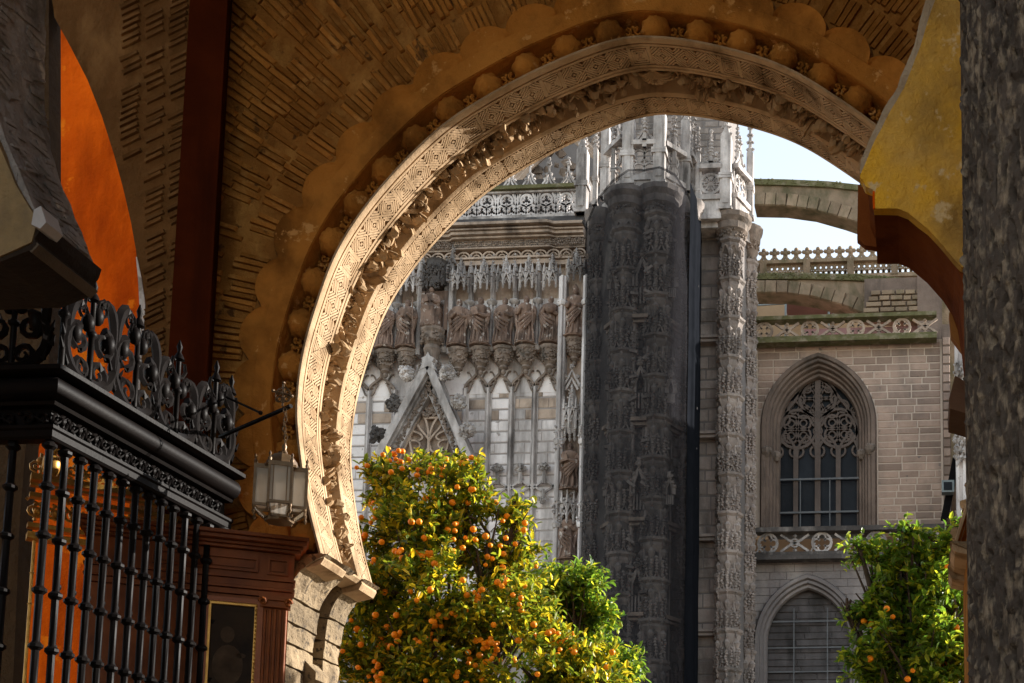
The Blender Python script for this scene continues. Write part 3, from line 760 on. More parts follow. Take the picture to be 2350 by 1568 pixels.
# mullions
for m_ in mull[:-1]:
    mb = MB(); x = FX(m_,YP-.2); zt = FZ(886,YP-.2); z0 = 6.0
    mb.prismz([(x-.10,YP),(x-.10,YP-.08),(x-.04,YP-.22),(x+.04,YP-.22),(x+.10,YP-.08),(x+.10,YP)], z0, zt)
    mb.tube([(x-.13,YP-.05,z0),(x-.13,YP-.05,zt)], .035, 5); mb.tube([(x+.13,YP-.05,z0),(x+.13,YP-.05,zt)], .035, 5)
    mb.build('mullion', GREYWH, portal, smooth=.5)
# curved tracery above the mullions
YT = YP-.16
def P2(px, py, Y=YT): return (FX(px,Y), FZ(py,Y))
bays = list(zip(mull, mull[1:]))
for a, b_ in bays:
    if a == 905: continue
    mb = MB(); mm = (a+b_)/2; wd = (b_-a)/2
    for q in (a, b_):
        sg = 1 if q == a else -1
        cA = bez(P2(q,889), P2(q+sg*4,872), P2(q+sg*wd*.62,872), P2(mm,856), 9)
        cB = bez(P2(q,803), P2(q+sg*2,822), P2(q+sg*wd*.55,826), P2(mm,846), 9)
        mb.tube(Y3(cA,YT), .075, 4, sx=1.3); mb.tube(Y3(cB,YT), .075, 4, sx=1.3)
        cu = bez(P2(q+sg*1,897), P2(q+sg*wd*.35,905), P2(q+sg*wd*.35,885), P2(q+sg*wd*.62,876), 6)     # cusps
        mb.tube(Y3(cu,YT+.05), .05, 4)
        cu2 = bez(P2(q+sg*3,852), P2(q+sg*wd*.35,850), P2(q+sg*wd*.40,858), P2(q+sg*wd*.55,866), 5)
        mb.tube(Y3(cu2,YT+.06), .045, 4)
        for t in (.35,.7): 
            p = cA[int(t*9)]; mb.octa((p[0],YT+.02,p[1]-.10), .10)
        p = cB[5]; mb.octa((p[0]-sg*.02,YT+.02,p[1]+.12), .09)
    mb.tube(Y3([P2(mm,862),P2(mm,815)],YT-.05), .08, 5)
    mb.build('ogee_tracery', CORBEL, portal, smooth=.7)
# lower fleur tracery
for m_, full in ((1147,0),(1199.5,1),(1253,1)):
    Yf = YP-.25; mb = MB()
    p = P2(m_,1075,Yf); crocket(mb, (p[0],Yf,p[1]), .27, 20); 
    for sg in (-1,1): crocket(mb, (p[0]+sg*.2,Yf,p[1]-.05), .16, 10)
    mb.tube([(p[0],Yf,p[1]),(p[0],Yf,P2(m_,1112,Yf)[1])], .09, 5)
    for sg in (-1,1):
        mb.tube(Y3(bez(P2(m_,1093,Yf),P2(m_+sg*3,1112,Yf),P2(m_+sg*16,1108,Yf),P2(m_+sg*26,1124,Yf),7),Yf+.1), .06, 4)
        mb.tube(Y3(bez(P2(m_,1138,Yf),P2(m_+sg*3,1122,Yf),P2(m_+sg*16,1128,Yf),P2(m_+sg*26,1110,Yf),7),Yf+.1), .06, 4)
    if full:
        q = P2(m_,1152,Yf); crocket(mb, (q[0],Yf,q[1]), .2, 12)
        for sg in (-1,1): crocket(mb, (q[0]+sg*.22,Yf,q[1]+.1), .13, 8)
        mb.tube([(q[0],Yf,q[1]),(q[0],Yf,P2(m_,1125,Yf)[1])], .07, 5)
    mb.build('fleur_finial', GREYWH, portal, smooth=.8)
# saints gallery: shafts, corbels, canopies
shaft_px = [798,850,904,953,1016,1072,1123,1175,1229]
for m_ in shaft_px:
    Yg = YP-.45; x = FX(m_,Yg); mb = MB(); z0, zc, zt = FZ(806,Yg), FZ(702,Yg), FZ(600,Yg)
    for q in (-.13,0,.13): mb.tube([(x+q,Yg-(.1 if q==0 else 0),z0),(x+q,Yg-(.1 if q==0 else 0),zc)], .065, 5)
    mb.lathe([(.12,0),(.24,.12),(.27,.2),(.22,.26),(.15,.3)], (x,Yg,zc), 8)
    mb.lathe([(.2,-.35),(.28,-.2),(.25,-.05),(.16,0)], (x,Yg,z0+.3), 8)
    mb.prismz([(x-.09,Yg+.3),(x-.09,Yg),(x,Yg-.12),(x+.09,Yg),(x+.09,Yg+.3)], zc+.3, zt)
    mb.lathe([(.16,0),(.10,.35),(.03,.9)], (x,Yg-.02,zt-.6), 6)
    for i in range(7): mb.octa((x+rnd.uniform(-.12,.12),Yg-.1,zt-.7+i*.16), .075)
    mb.build('gallery_shaft', GREYWH, portal, smooth=.6)
def canopy_mesh():
    b = MB()
    for i in range(5):
        a = PI + PI*(i)/4; x, y = .40*math.cos(a), .36*math.sin(a)
        b.tube([(x,y,-.1),(x,y,-.85)], .05, 5); b.octa((x,y,-.92), (.07,.07,.13), 0)
        b.lathe([(.075,0),(.05,.3),(.01,.62)], (x,y,-.05), 5)
    for i in range(4):
        a0 = PI+PI*i/4; a1 = PI+PI*(i+1)/4
        p0 = Vector((.40*math.cos(a0),.36*math.sin(a0),-.5)); p1 = Vector((.40*math.cos(a1),.36*math.sin(a1),-.5)); m_ = (p0+p1)/2
        b.tube([p0, p0.lerp(m_,.5)+Vector((0,-.02,.25)), m_+Vector((0,-.05,.50)), p1.lerp(m_,.5)+Vector((0,-.02,.25)), p1], .045, 4)
        b.tube([p0+Vector((0,0,-.25)), m_+Vector((0,0,.12)), p1+Vector((0,0,-.25))], .035, 4)
        for k in range(5): b.octa(m_+Vector((rnd.uniform(-.12,.12),-.04,rnd.uniform(-.2,.5))), .06)
        b.octa(m_+Vector((0,-.07,.62)), .07)
    b.lathe([(.36,-.15),(.33,.05),(.20,.22),(.15,.6),(.06,1.05),(.09,1.1),(.02,1.28)], (0,.05,0), 6)
    for i in range(14): b.octa((rnd.uniform(-.2,.2),-.12-rnd.uniform(0,.12),.1+.06*i), .06)
    return b.mesh('canopy', GREYWH, .5, True)
CAN = [canopy_mesh() for _ in range(3)]
def corbel_mesh(rich=1.0):
    b = MB(); b.lathe([(.06,-1.25),(.12,-1.15),(.09,-1.05),(.22,-.95),(.18,-.85),(.30,-.72),(.28,-.6),(.40,-.35),(.44,-.16),(.50,-.12),(.52,0),(.46,.03)], (0,0,0), 10)
    for i in range(46):
        a = PI+PI*rnd.random(); z = -rnd.uniform(.12,.72); r = .46+z*.2
        b.octa((r*math.cos(a), r*math.sin(a), z), (.09,.09,.075))
    return b.mesh('corbel', CORBEL, .6, True)
CB = [corbel_mesh() for _ in range(3)]
stat_px = [826, 879, 928, 1046, 1099, 1151, 1203, 1258]
YS = YP-.72
for i, px in enumerate(stat_px):
    x = FX(px,YS)
    link('corbel', CB[i%3], portal, Matrix.Translation((x,YS+.2,FZ(797,YS))))
    link('canopy', CAN[i%3], portal, Matrix.Translation((x,YS+.1,FZ(630,YS))) @ Matrix.Diagonal((1,1,.8,1)))
x = FX(1314,YS); link('corbel', CB[1], portal, Matrix.Translation((x,YS+.2,FZ(782,YS)))); link('canopy', CAN[1], portal, Matrix.Translation((x,YS+.1,FZ(618,YS))) @ Matrix.Diagonal((1,1,.8,1)))
# cornice: stacked mouldings with leaf frieze and trefoil arcade
def mould(z0, z1, pr, name, m, x0=620, x1=1340, break_=True):
    mb = MB(); xa, xb = FX(x0,YP), FX(x1,YP); 
    mb.prismz([(xa,YP),(xa,YP-pr),(FX(1020,YP),YP-pr),(FX(1030,YP),YP-pr-.0),(FX(1040,YP),YP-pr-.18),(FX(1262,YP),YP-pr-.18),(FX(1275,YP),YP-pr),(xb,YP-pr),(xb,YP)], z0, z1)
    mb.build(name, m, portal)
zc = lambda py: FZ(py,YP-.8)
for p0,p1,pr in ((600,590,.35),(588,584,.45),(566,563,.5),(545,541,.62),(539,533,.78),(532,529,.9),(524,518,1.05)):
    mould(zc(p0), zc(p1), pr, 'cornice_moulding', CORNST)
mould(zc(563)+.002, zc(545)-.002, .40, 'frieze_bed', CORNST); mould(zc(529), zc(524)-.002, .7, 'cornice_hollow', CORNST)
mb = MB(); xa, xb = FX(930,YP), FX(1338,YP)
for r_ in range(3): leafrow(mb, xa, xb, zc(554)+(r_-1)*.11, YP-.58, .085, .10)
o = mb.build('leaf_frieze', CORBEL, portal); o['kind'] = 'stuff'
mb = MB(); x = FX(930,YP)
while x < xb:
    mb.tube([(x+.31+.30*math.cos(PI-PI*i/8), YP-.50, zc(582)+.26*math.sin(PI*i/8)) for i in range(9)], .05, 4)
    mb.tube([(x+.31+.15*math.cos(PI-PI*i/6), YP-.46, zc(582)+.0+.14*math.sin(PI*i/6)) for i in range(7)], .035, 4)
    mb.octa((x, YP-.52, zc(584)), (.08,.08,.14), 0); mb.octa((x+.31,YP-.5,zc(572)), .06); x += .62
o = mb.build('trefoil_arcade', CORNST, portal)
# weathered sloping sill and pierced balustrade over the cornice
ZT = FZ(518,YP-1)
mb = MB(); xa = FX(620,YP)
mb.add([(xa,YP-1.05,ZT),(FX(1340,YP),YP-1.05,ZT),(FX(1340,YP),YP-.3,FZ(503,YP)),(xa,YP-.3,FZ(503,YP)),(xa,YP+.3,ZT),(FX(1340,YP),YP+.3,ZT)], [(0,1,2,3),(3,2,5,4),(0,3,4),(1,5,2)])
mb.build('sloping_sill', DARKST, portal)
mb = MB(); mb.box(FX(600,61),FX(1345,61),60.6,61.6,FZ(506,61),FZ(425,61)); mb.build('recessed_wall', DARKST, portal)
YB = YP-.3
bal = thing('pierced_parapet', 'pierced stone parapet of foils with openwork gables above the saints cornice', 'parapet', (FX(1150,YB),YB,FZ(503,YB)))
def foil_bays(root, Y, x0, x1, z0, z1, step, m, w=.055, name='tracery_panel', zig=True):
    n = max(1, round((x1-x0)/step)); st = (x1-x0)/n
    for i in range(n):
        mb = MB(); cx = x0+st*(i+.5); cz = (z0+z1)/2; h = (z1-z0)
        if zig:
            a = st/2
            for (dx,dz,r) in ((-a*.5,-h*.24,h*.235),(a*.5,-h*.24,h*.235),(0,h*.20,h*.25)):
                foil(mb, cx+dx, cz+dz, r, Y, 3, w*.8, PI/2)
            for sg in (-1,1): mb.tube([(cx+sg*a,Y,z1),(cx+sg*a*.85,Y,cz+h*.22),(cx+sg*a,Y,cz-h*.02)], w*.8, 4); mb.tube([(cx+sg*a*.62,Y,z1),(cx+sg*a*.8,Y,cz+h*.3)], w*.7, 4)
        else:
            foil(mb, cx, cz, min(h,st)*.47, Y, 4, w, PI/4)
            mb.tube([(cx-st/2,Y,z0),(cx-st/2,Y,z1)], w, 4)
        mb.build(name, m, root, smooth=.8)
foil_bays(bal, YB, FX(990,YB), FX(1312,YB), FZ(500,YB), FZ(448,YB), 1.0, WHITEST, .09)
mb = MB(); mb.box(FX(660,YB), FX(1338,YB), YB-.2, YB+.2, FZ(506,YB), FZ(500,YB)); mb.box(FX(660,YB), FX(1338,YB), YB-.14, YB+.14, FZ(447,YB), FZ(443,YB)); mb.build('rail', GREYWH, bal)
mb = MB(); mb.box(FX(660,YB), FX(1338,YB), YB-.3, YB+.25, FZ(442,YB), FZ(434,YB)); mb.build('coping', MOSS, bal)
for px in (1068, 1113, 1158, 1203, 1248, 1293):
    mb = MB(); x = FX(px,YB); z0 = FZ(431,YB); h = .8; w = .38
    for k_ in (1,.55):
        mb.tube([(x-w*k_,YB,z0),(x-w*k_*.35,YB,z0+h*.45*k_),(x,YB,z0+h*k_),(x+w*k_*.35,YB,z0+h*.45*k_),(x+w*k_,YB,z0)], .055, 4)
    mb.tube([(x,YB,z0+h*.8),(x,YB,z0+h*1.25)], .06, 5); crocket(mb,(x,YB,z0+h*1.38),.17,9); crocket(mb,(x,YB,z0+h*1.7),.11,6)
    for sg in (-1,1): mb.octa((x+sg*w*.55,YB,z0+h*.45),.1); mb.octa((x+sg*w*.28,YB,z0+h*.75),.09)
    mb.build('openwork_gablet', GREYWH, bal, smooth=.8)

# steep crocketed gable
YG = YP-1.1
def G5(x,y): p = c5(x,y); return (FX(p[0],YG), FZ(p[1],YG))
gab = thing('crocketed_gable', 'steep pointed stone gable with leafy crockets rising in the middle of the portal front', 'gable', (FX(985,YG), YG, 0))
ap = G5(511,795)
for nm, bx in (('raking_beam',150),('raking_beam',835)):
    mb = MB(); q = G5(*((150,1500) if bx==150 else (835,1500))); d = Vector((q[0]-ap[0],0,q[1]-ap[1])); L_ = d.length; d.normalize(); nrm = Vector((d.z,0,-d.x)); 
    if nrm.z < 0: nrm = -nrm
    A = Vector((ap[0],YG,ap[1])); B = Vector((q[0],YG,q[1]))
    poly = [(A.x,A.z),(B.x,B.z)]
    def rail(o0, o1, y0, y1):
        a = A+nrm*o0; b2 = B+nrm*o0; c2 = B+nrm*o1; d2 = A+nrm*o1
        if abs(o1)>0: pass
        mb.prism([(a.x,a.z),(b2.x,b2.z),(c2.x,c2.z),(d2.x,d2.z)], y0, y1)
    rail(0,-.34,YG-.12,YG+1.1); rail(-.342,-.42,YG+.1,YG+1.1); rail(-.422,-.78,YG+.28,YG+1.1)
    mb.build(nm, GREYWH, gab)
    mb = MB()
    for i in range(90):
        t = (i+.5)/90; p = A+d*L_*t-nrm*(.60+rnd.uniform(-.1,.1)); mb.octa((p.x,YG+.25,p.z), .09)
    o = mb.build('leaf_moulding', CORBEL, gab); o['kind'] = 'stuff'
mb = MB(); mb.prism([(ap[0]-.02,ap[1]+.12),(ap[0]-.40,ap[1]-.75),(ap[0],ap[1]-.55),(ap[0]+.40,ap[1]-.75),(ap[0]+.02,ap[1]+.12)], YG-.14, YG+.9); mb.build('gable_tip', GREYWH, gab)
for (x,y) in ((385,905),(305,1090),(220,1275),(632,905),(703,1085),(770,1258)):
    p = G5(x,y); mb = MB(); crocket(mb, (p[0],YG,p[1]), .42, 34)
    for k_ in range(4): crocket(mb, (p[0]+rnd.uniform(-.3,.3),YG-.1,p[1]+rnd.uniform(-.35,.35)), .2, 9)
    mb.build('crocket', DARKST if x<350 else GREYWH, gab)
mb = MB(); yb = YG+.55          # tracery inside the gable
mb.prism([G5(511,900),G5(200,1500),G5(800,1500)], YG+.75, YG+1.05); mb.build('gable_field', CORNST, gab)
mb = MB()
def T5(pts, w=.065, y=None): mb.tube([(*G5(a,b_)[:1], (y or yb), G5(a,b_)[1]) for a,b_ in pts], w, 4, sx=1.5)
T5([(515,960),(330,1400)]); T5([(515,960),(710,1400)]); T5([(505,1270),(505,1500)],.08)
T5(bez((455,1110),(500,1180),(500,1230),(505,1290),8)); T5(bez((580,1120),(520,1180),(512,1230),(507,1290),8))
for sg in (-1,1):
    c = 508
    T5(bez((c,1290),(c+sg*30,1240),(c+sg*55,1230),(c+sg*75,1190),7),.06)
    T5(bez((c+sg*100,1230),(c+sg*40,1250),(c+sg*20,1275),(c+sg*70,1290),8),.06)
    T5(bez((c+sg*118,1290),(c+sg*60,1275),(c+sg*25,1330),(c+sg*95,1350),8),.06)
    T5(bez((c+sg*5,1320),(c+sg*5,1380),(c+sg*60,1370),(c+sg*95,1345),8),.06)
    T5(bez((c+sg*120,1260),(c+sg*125,1370),(c+sg*60,1440),(c,1500),8),.06)
T5([(615+62*math.cos(a*.45),1480+62*math.sin(a*.45)) for a in range(15)],.07)
T5([(615+45*math.cos(a*.45),1480+45*math.sin(a*.45)) for a in range(15)],.05)
T5([(470,1150),(560,1150)],.07)
mb.build('gable_tracery', CORNST, gab, smooth=.8)
mb = MB(); p = G5(510,1115); 
for i in range(26): mb.octa((p[0]+rnd.uniform(-.32,.32), YG+.45, p[1]+rnd.uniform(-.2,.2)), .11)
mb.build('carved_head_boss', CORBEL, gab)
# pedestal on the gable's tip
mb = MB(); x = FX(983,YG); 
mb.lathe([(.32,FZ(826,YG)),(.36,FZ(800,YG)),(.42,FZ(793,YG)),(.34,FZ(783,YG)),(.52,FZ(772,YG)),(.50,FZ(758,YG)),(.58,FZ(752,YG)),(.58,FZ(745,YG)),(.45,FZ(743,YG))], (x,YG+.3,0), 10)
for i in range(50):
    a = PI+PI*rnd.random(); mb.octa((x+.5*math.cos(a),YG+.3+.5*math.sin(a),FZ(rnd.uniform(758,780),YG)), .09)
mb.build('pedestal', CORBEL, gab, smooth=.5)
mb = MB(); mb.box(x-.62,x+.62,YG+.55,YG+.9,FZ(745,YG),FZ(650,YG)); 
for sg in (-1,1): mb.box(x+sg*.56-.08,x+sg*.56+.08,YG+.35,YG+.54,FZ(745,YG),FZ(655,YG))
mb.build('throne_back', STATUE, gab)
mb = MB(); 
for q in (-.75,.75):
    mb.prismz([(x+q-.1,YG+.9),(x+q-.1,YG+.4),(x+q,YG+.3),(x+q+.1,YG+.4),(x+q+.1,YG+.9)],FZ(800,YG),FZ(585,YG)); mb.lathe([(.2,0),(.08,.5),(.02,1.0)],(x+q,YG+.5,FZ(590,YG)),6)
    for i in range(14): mb.octa((x+q+rnd.uniform(-.16,.16),YG+.3,FZ(rnd.uniform(560,640),YG)),.09)
mb.build('flanking_shaft', GREYWH, gab)
mb = MB(); mb.lathe([(.5,0),(.55,.25),(.42,.35),(.46,1.1),(.52,1.2),(.3,1.3)],(x,YG+.5,FZ(640,YG)),8)
for i in range(60): mb.octa((x+rnd.uniform(-.5,.5),YG+.02,FZ(rnd.uniform(600,655),YG)),(.08,.08,.12))
for i in range(6): mb.tube([(x-.45+.18*i,YG+.05,FZ(650,YG)),(x-.45+.18*i,YG+.05,FZ(610,YG))],.05,5)
mb.build('canopy', DARKST, gab)

# statue strip between two white shafts, left of the netting
strip = thing('statue_buttress', 'narrow white shafted buttress strip with stacked niches beside the netted tower', 'buttress', (FX(1312,YP-.6),YP-.6,0))
for px in (1285, 1341):
    mb = MB(); Yb = YP-.9; x = FX(px,Yb)
    for q,dy in ((-.10,0),(.02,-.12),(.13,0)): mb.tube([(x+q,Yb+dy,6),(x+q,Yb+dy,FZ(640,Yb))], .07, 6)
    mb.box(x-.14,x+.17,Yb+.05,YP,6,FZ(640,Yb))
    for py in (702, 1020, 1210): mb.lathe([(.2,-.12),(.26,0),(.26,.08),(.16,.16)],(x+.02,Yb-.02,FZ(py,Yb)),8)
    for py0 in (985,1155): 
        for i in range(16): mb.octa((x+rnd.uniform(-.2,.2),Yb-.15,FZ(py0+i*3.3,Yb)),.085)
    mb.build('white_shaft', WHITEST, strip, smooth=.6)
mb = MB(); mb.box(FX(1291,YP-.4),FX(1337,YP-.4),YP-.4,YP-.06,6,FZ(600,YP-.4)); mb.build('niche_wall', CORNST, strip)
Yb = YP-.75
mb = MB(); x = FX(1312,Yb)
for k_ in (1,.6):
    mb.tube([(x-.5*k_,Yb,FZ(900,Yb)),(x-.15*k_,Yb,FZ(900-30*k_,Yb)),(x,Yb,FZ(900-45*k_,Yb)),(x+.15*k_,Yb,FZ(900-30*k_,Yb)),(x+.5*k_,Yb,FZ(900,Yb))],.07,4)
for (a,b_) in ((1312,846),(1298,870),(1326,870),(1292,890),(1332,890)): crocket(mb,(FX(a,Yb),Yb,FZ(b_,Yb)),.15,9)
mb.build('niche_gablet', GREYWH, strip, smooth=.8)
big = []
link('canopy', CAN[2], strip, Matrix.Translation((x,Yb,FZ(945,Yb))) @ Matrix.Diagonal((1.0,1,1.0,1)))
mb = MB(); mb.lathe([(.30,0),(.36,.5),(.24,1.4),(.12,2.2)],(x,Yb+.15,FZ(1000,Yb)),6)
for i in range(5):
    q = -.46+.23*i; mb.tube([(x+q,Yb-.15,FZ(1010,Yb)),(x+q,Yb-.15,FZ(960,Yb))],.055,5); mb.octa((x+q,Yb-.15,FZ(1014,Yb)),(.08,.08,.16),0)
    for k_ in range(9): mb.octa((x+q,Yb-.2,FZ(1008-k_*5,Yb)),.07)
mb.build('tall_canopy', GREYWH, strip)
link('corbel', CB[0], strip, Matrix.Translation((x,Yb+.25,FZ(1130,Yb))))
link('canopy', CAN[0], strip, Matrix.Translation((x,Yb,FZ(1160,Yb))))
link('corbel', CB[2], strip, Matrix.Translation((x,Yb+.25,FZ(1290,Yb))))

# ------------------------------------------------------------------ carved saints
def statue(name, label, px, py_top, py_bot, Y, seed, attr=None, group='saints of the portal gallery', lean=0.0, seated=False, m=None):
    r = random.Random(seed); x = FX(px,Y); z0 = FZ(py_bot,Y); H = FZ(py_top,Y)-z0
    b = MB(); k1, ph, tw = r.choice((7,8,9)), r.uniform(0,6), r.uniform(-1.2,1.2)
    prof = [(.205,0),(.215,.03),(.19,.12),(.172,.28),(.16,.42),(.155,.52),(.165,.60),(.185,.68),(.20,.745),(.185,.79),(.12,.825),(.062,.845),(.055,.87)]
    if seated: prof = [(.26,0),(.27,.05),(.25,.2),(.27,.36),(.30,.44),(.24,.50),(.19,.58),(.20,.68),(.21,.75),(.18,.80),(.11,.83),(.062,.85),(.055,.87)]
    sw = lambda h: lean*math.sin(h*PI)*.06*H
    vs = []; fs = []; n = 20
    for j,(rr,h) in enumerate(prof):
        for i in range(n):
            a = 2*PI*i/n; f = 1+(.15*(1-h)**.6)*math.sin(k1*a+ph+tw*h*5)*(1 if h<.8 else 0)+.06*math.sin(3*a+ph*2+h*9)*(h<.8)
            vs.append((x+sw(h)+math.cos(a)*rr*f*H*.84, Y+math.sin(a)*rr*f*H*.78, z0+h*H))
    for j in range(len(prof)-1):
        for i in range(n): fs.append((j*n+i,j*n+(i+1)%n,(j+1)*n+(i+1)%n,(j+1)*n+i))
    fs.append(tuple(range(n-1,-1,-1))); b.add(vs, fs)
    hx = x+sw(.9)+r.uniform(-.01,.01)*H; hz = z0+.925*H
    b.ball((hx,Y-.01*H,hz),(.054*H,.062*H,.075*H),12,8)                       # head
    b.ball((hx,Y+.012*H,hz+.012*H),(.064*H,.064*H,.072*H),10,7)              # hair
    b.octa((hx,Y-.068*H,hz-.005*H),(.012*H,.016*H,.022*H),0)                  # nose
    if r.random() < .7: b.ball((hx,Y-.045*H,hz-.062*H),(.040*H,.034*H,.055*H),8,5)   # beard
    for sg in (-1,1):                                                          # arms bent to the chest
        sh = Vector((x+sw(.75)+sg*.14*H,Y,z0+.755*H)); el = Vector((x+sw(.6)+sg*.18*H,Y-.05*H,z0+.58*H)); hd = Vector((x+sw(.6)+sg*r.uniform(.03,.09)*H,Y-.175*H,z0+r.uniform(.56,.68)*H))
        b.tube([sh,sh.lerp(el,.5)+Vector((sg*.01*H,0,0)),el,el.lerp(hd,.5)+Vector((0,-.01*H,-.01*H)),hd],[.062*H,.064*H,.058*H,.046*H,.03*H],7)
        b.ball(hd,.032*H,7,5)
        b.tube([el,el+Vector((-sg*.02*H,-.02*H,-.16*H)),el+Vector((-sg*.045*H,-.01*H,-.34*H))],[.05*H,.04*H,.012*H],6)   # hanging sleeve
    sg = r.choice((-1,1))                                                      # mantle folds across the front
    for q in range(4):
        p0 = Vector((x+sg*.17*H,Y-.10*H,z0+(.66-.05*q)*H)); p2 = Vector((x-sg*(.14-.02*q)*H,Y-.12*H,z0+(.42-.09*q)*H)); p1 = (p0+p2)/2+Vector((0,-.075*H,-.05*H))
        b.tube([p0,p0.lerp(p1,.5),p1,p1.lerp(p2,.5),p2],[.012*H,.022*H,.026*H,.022*H,.010*H],5)
    for q in range(5):
        a = PI+PI*(.15+.17*q); b.tube([(x+math.cos(a)*.15*H,Y+math.sin(a)*.13*H,z0+.46*H),(x+math.cos(a+.1)*.185*H,Y+math.sin(a+.1)*.155*H,z0+.22*H),(x+math.cos(a)*.21*H,Y+math.sin(a)*.18*H,z0+.01*H)],[.008*H,.018*H,.022*H],5)
    if attr == 'book': b.obox((x-.07*H,Y-.20*H,z0+.63*H),(.06*H,0,.015*H),(0,.025*H,0),(-.02*H,0,.08*H))
    if attr == 'staff': b.tube([(x+.19*H,Y-.16*H,z0+.02*H),(x+.16*H,Y-.17*H,z0+.98*H)],.014*H,5)
    if attr == 'bundle': b.ball((x+.05*H,Y-.18*H,z0+.66*H),(.11*H,.06*H,.10*H),9,6)
    if attr == 'mitre': b.lathe([(.06*H,0),(.068*H,.04*H),(.03*H,.11*H),(.004*H,.14*H)],(hx,Y,hz+.035*H),8)
    b.lathe([(.22*H,-.03*H),(.23*H,-.01*H),(.21*H,.0)],(x,Y,z0),10)
    me = b.mesh(name, m or STATUE, .8, True); o = link(name, me); o['label'] = label; o['category'] = 'statue'; o['group'] = group; o['kind'] = 'thing'
    return o
YQ = YS+.05
spec = [(826,'brown stone saint half hidden by the arch edge, first of the gallery row',None,.3),
 (879,'brown stone saint nearest the inner arch edge with arms folded high',None,-.4),
 (928,'brown stone saint in a niche just left of the seated figure on the gable','staff',.2),
 (1046,'brown stone saint just right of the seated figure, long mantle and bowed head',None,.5),
 (1099,'brown stone saint holding a book, second right of the seated figure','book',-.5),
 (1151,'brown stone saint in the middle of the five right of the gable, wide mantle',None,.6),
 (1203,'brown stone saint with a staff, fourth right of the seated figure','staff',-.2),
 (1258,'brown stone saint carrying a pale round bundle, last before the white shaft','bundle',.2)]
for i,(px,lab,at_,ln) in enumerate(spec): statue('saint_statue', lab, px, 683+(2 if i%2 else -1), 792, YQ, 100+i, at_, lean=ln)
statue('saint_statue','brown mitred saint in the top niche between the two white shafts',1314,668,779,YQ,120,'mitre',lean=.3)
statue('saint_statue','grey brown draped saint in the middle niche of the white buttress strip',1312,1022,1128,Yb,121,'book',lean=-.3)
statue('saint_statue','dark weathered saint in the lowest niche, just above the green tree',1310,1178,1287,Yb,122,None,lean=.4)
statue('enthroned_figure','seated stone figure on the throne above the gable tip',983,655,746,YG+.1,123,'book',seated=True,group='saints of the portal gallery')
# ================================================================== NETTED TOWER
YW_ = 57.0
tower = thing('netted_tower', 'dark stone tower buttress with shafts and string courses behind black scaffold netting', 'tower', (FX(1470,58.5),58.5,0))
plan_px = [(1346,60.2),(1350,58.2),(1372,57.2),(1396,56.8),(1402,56.2),(1432,55.7),(1466,56.1),(1474,56.1),(1506,55.7),(1536,56.2),(1546,57.0),(1572,57.4),(1600,58.8),(1608,60.5)]
plan = [(FX(p,Y),Y) for p,Y in plan_px]
zt = FZ(478,56.2)
mb = MB(); mb.prismz(plan+[(plan[-1][0],62),(plan[0][0],62)], 0, zt); mb.build('core', DARKST, tower)
def ornate_shaft(px, Y, w, ytop, ph, ybot=1640, root=None, m=None, step=88):
    root = root or tur; m = m or TURRET
    x = FX(px,Y); r = w*.0192/2; z1 = FZ(ytop,Y)
    mb = MB()
    for i in range(5):
        a = PI+PI*i/4; mb.tube([(x+r*.8*math.cos(a),Y+r*.8*math.sin(a),0),(x+r*.8*math.cos(a),Y+r*.8*math.sin(a),z1)], r*.2, 5)
    mb.lathe([(r*.78,0),(r*.78,z1)],(x,Y,0),8); mb.build('clustered_shaft', m, root, smooth=.6)
    py = ytop+62+ph; j = 0
    while py < ybot:
        z = FZ(py,Y); mb = MB()
        mb.lathe([(r*.8,-.55),(r*1.0,-.4),(r*1.15,-.22),(r*1.12,-.1),(r*1.35,0),(r*1.38,.1),(r*.9,.24)],(x,Y,z),8)
        for q in range(3):
            a = PI+PI*(q+.5)/3; mb.lathe([(.03,-.9),(.12,-.75),(.16,-.62),(.05,-.45)],(x+r*1.0*math.cos(a),Y+r*1.0*math.sin(a),z+.1),6)
        for i in range(4):                                           # hanging canopy below
            a0 = PI+PI*(i)/4; a1 = PI+PI*(i+1)/4
            p0 = Vector((x+r*1.18*math.cos(a0),Y+r*1.18*math.sin(a0),z-1.9)); p1 = Vector((x+r*1.18*math.cos(a1),Y+r*1.18*math.sin(a1),z-1.9)); m_ = (p0+p1)/2
            mb.tube([p0,p0.lerp(m_,.5)+Vector((0,0,.2)),m_+Vector((0,0,.45)),p1.lerp(m_,.5)+Vector((0,0,.2)),p1],.05,4)
            for k_ in range(8): mb.octa(p0+Vector((rnd.uniform(-.04,.04),-.03,.1+.12*k_)),.105)
            for k_ in range(6): mb.octa(m_+Vector((rnd.uniform(-.05,.05),-.05,.45+.13*k_)),.095)
            mb.octa(p0+Vector((0,0,-.1)),(.07,.07,.14),0)
        mb.build('crocketed_canopy', m, root, smooth=.5); py += step
    mb = MB(); mb.lathe([(r*.8,-2.1),(r*1.0,-1.9),(r*1.05,-1.45),(r*1.3,-1.25),(r*1.25,-.95),(r*1.55,-.8),(r*1.6,-.5),(r*1.9,-.3),(r*1.95,-.08),(r*1.6,0)],(x,Y,z1),12)
    for i in range(40): 
        a = PI+PI*rnd.random(); mb.octa((x+r*1.3*math.cos(a),Y+r*1.3*math.sin(a),z1-rnd.uniform(.8,1.2)),.09)
    for i in range(5):
        a = PI+PI*i/4; mb.tube([(x+r*1.05*math.cos(a+t*.7),Y+r*1.05*math.sin(a+t*.7),z1-1.9+.35*math.sin(PI*(t+.0))) for t in (0,.25,.5,.75,1)],.06,4)
    mb.build('capital', (CORBEL if m is TURRET else m), root, smooth=.5)
seg = [(plan[i],plan[i+1]) for i in range(len(plan)-1)]
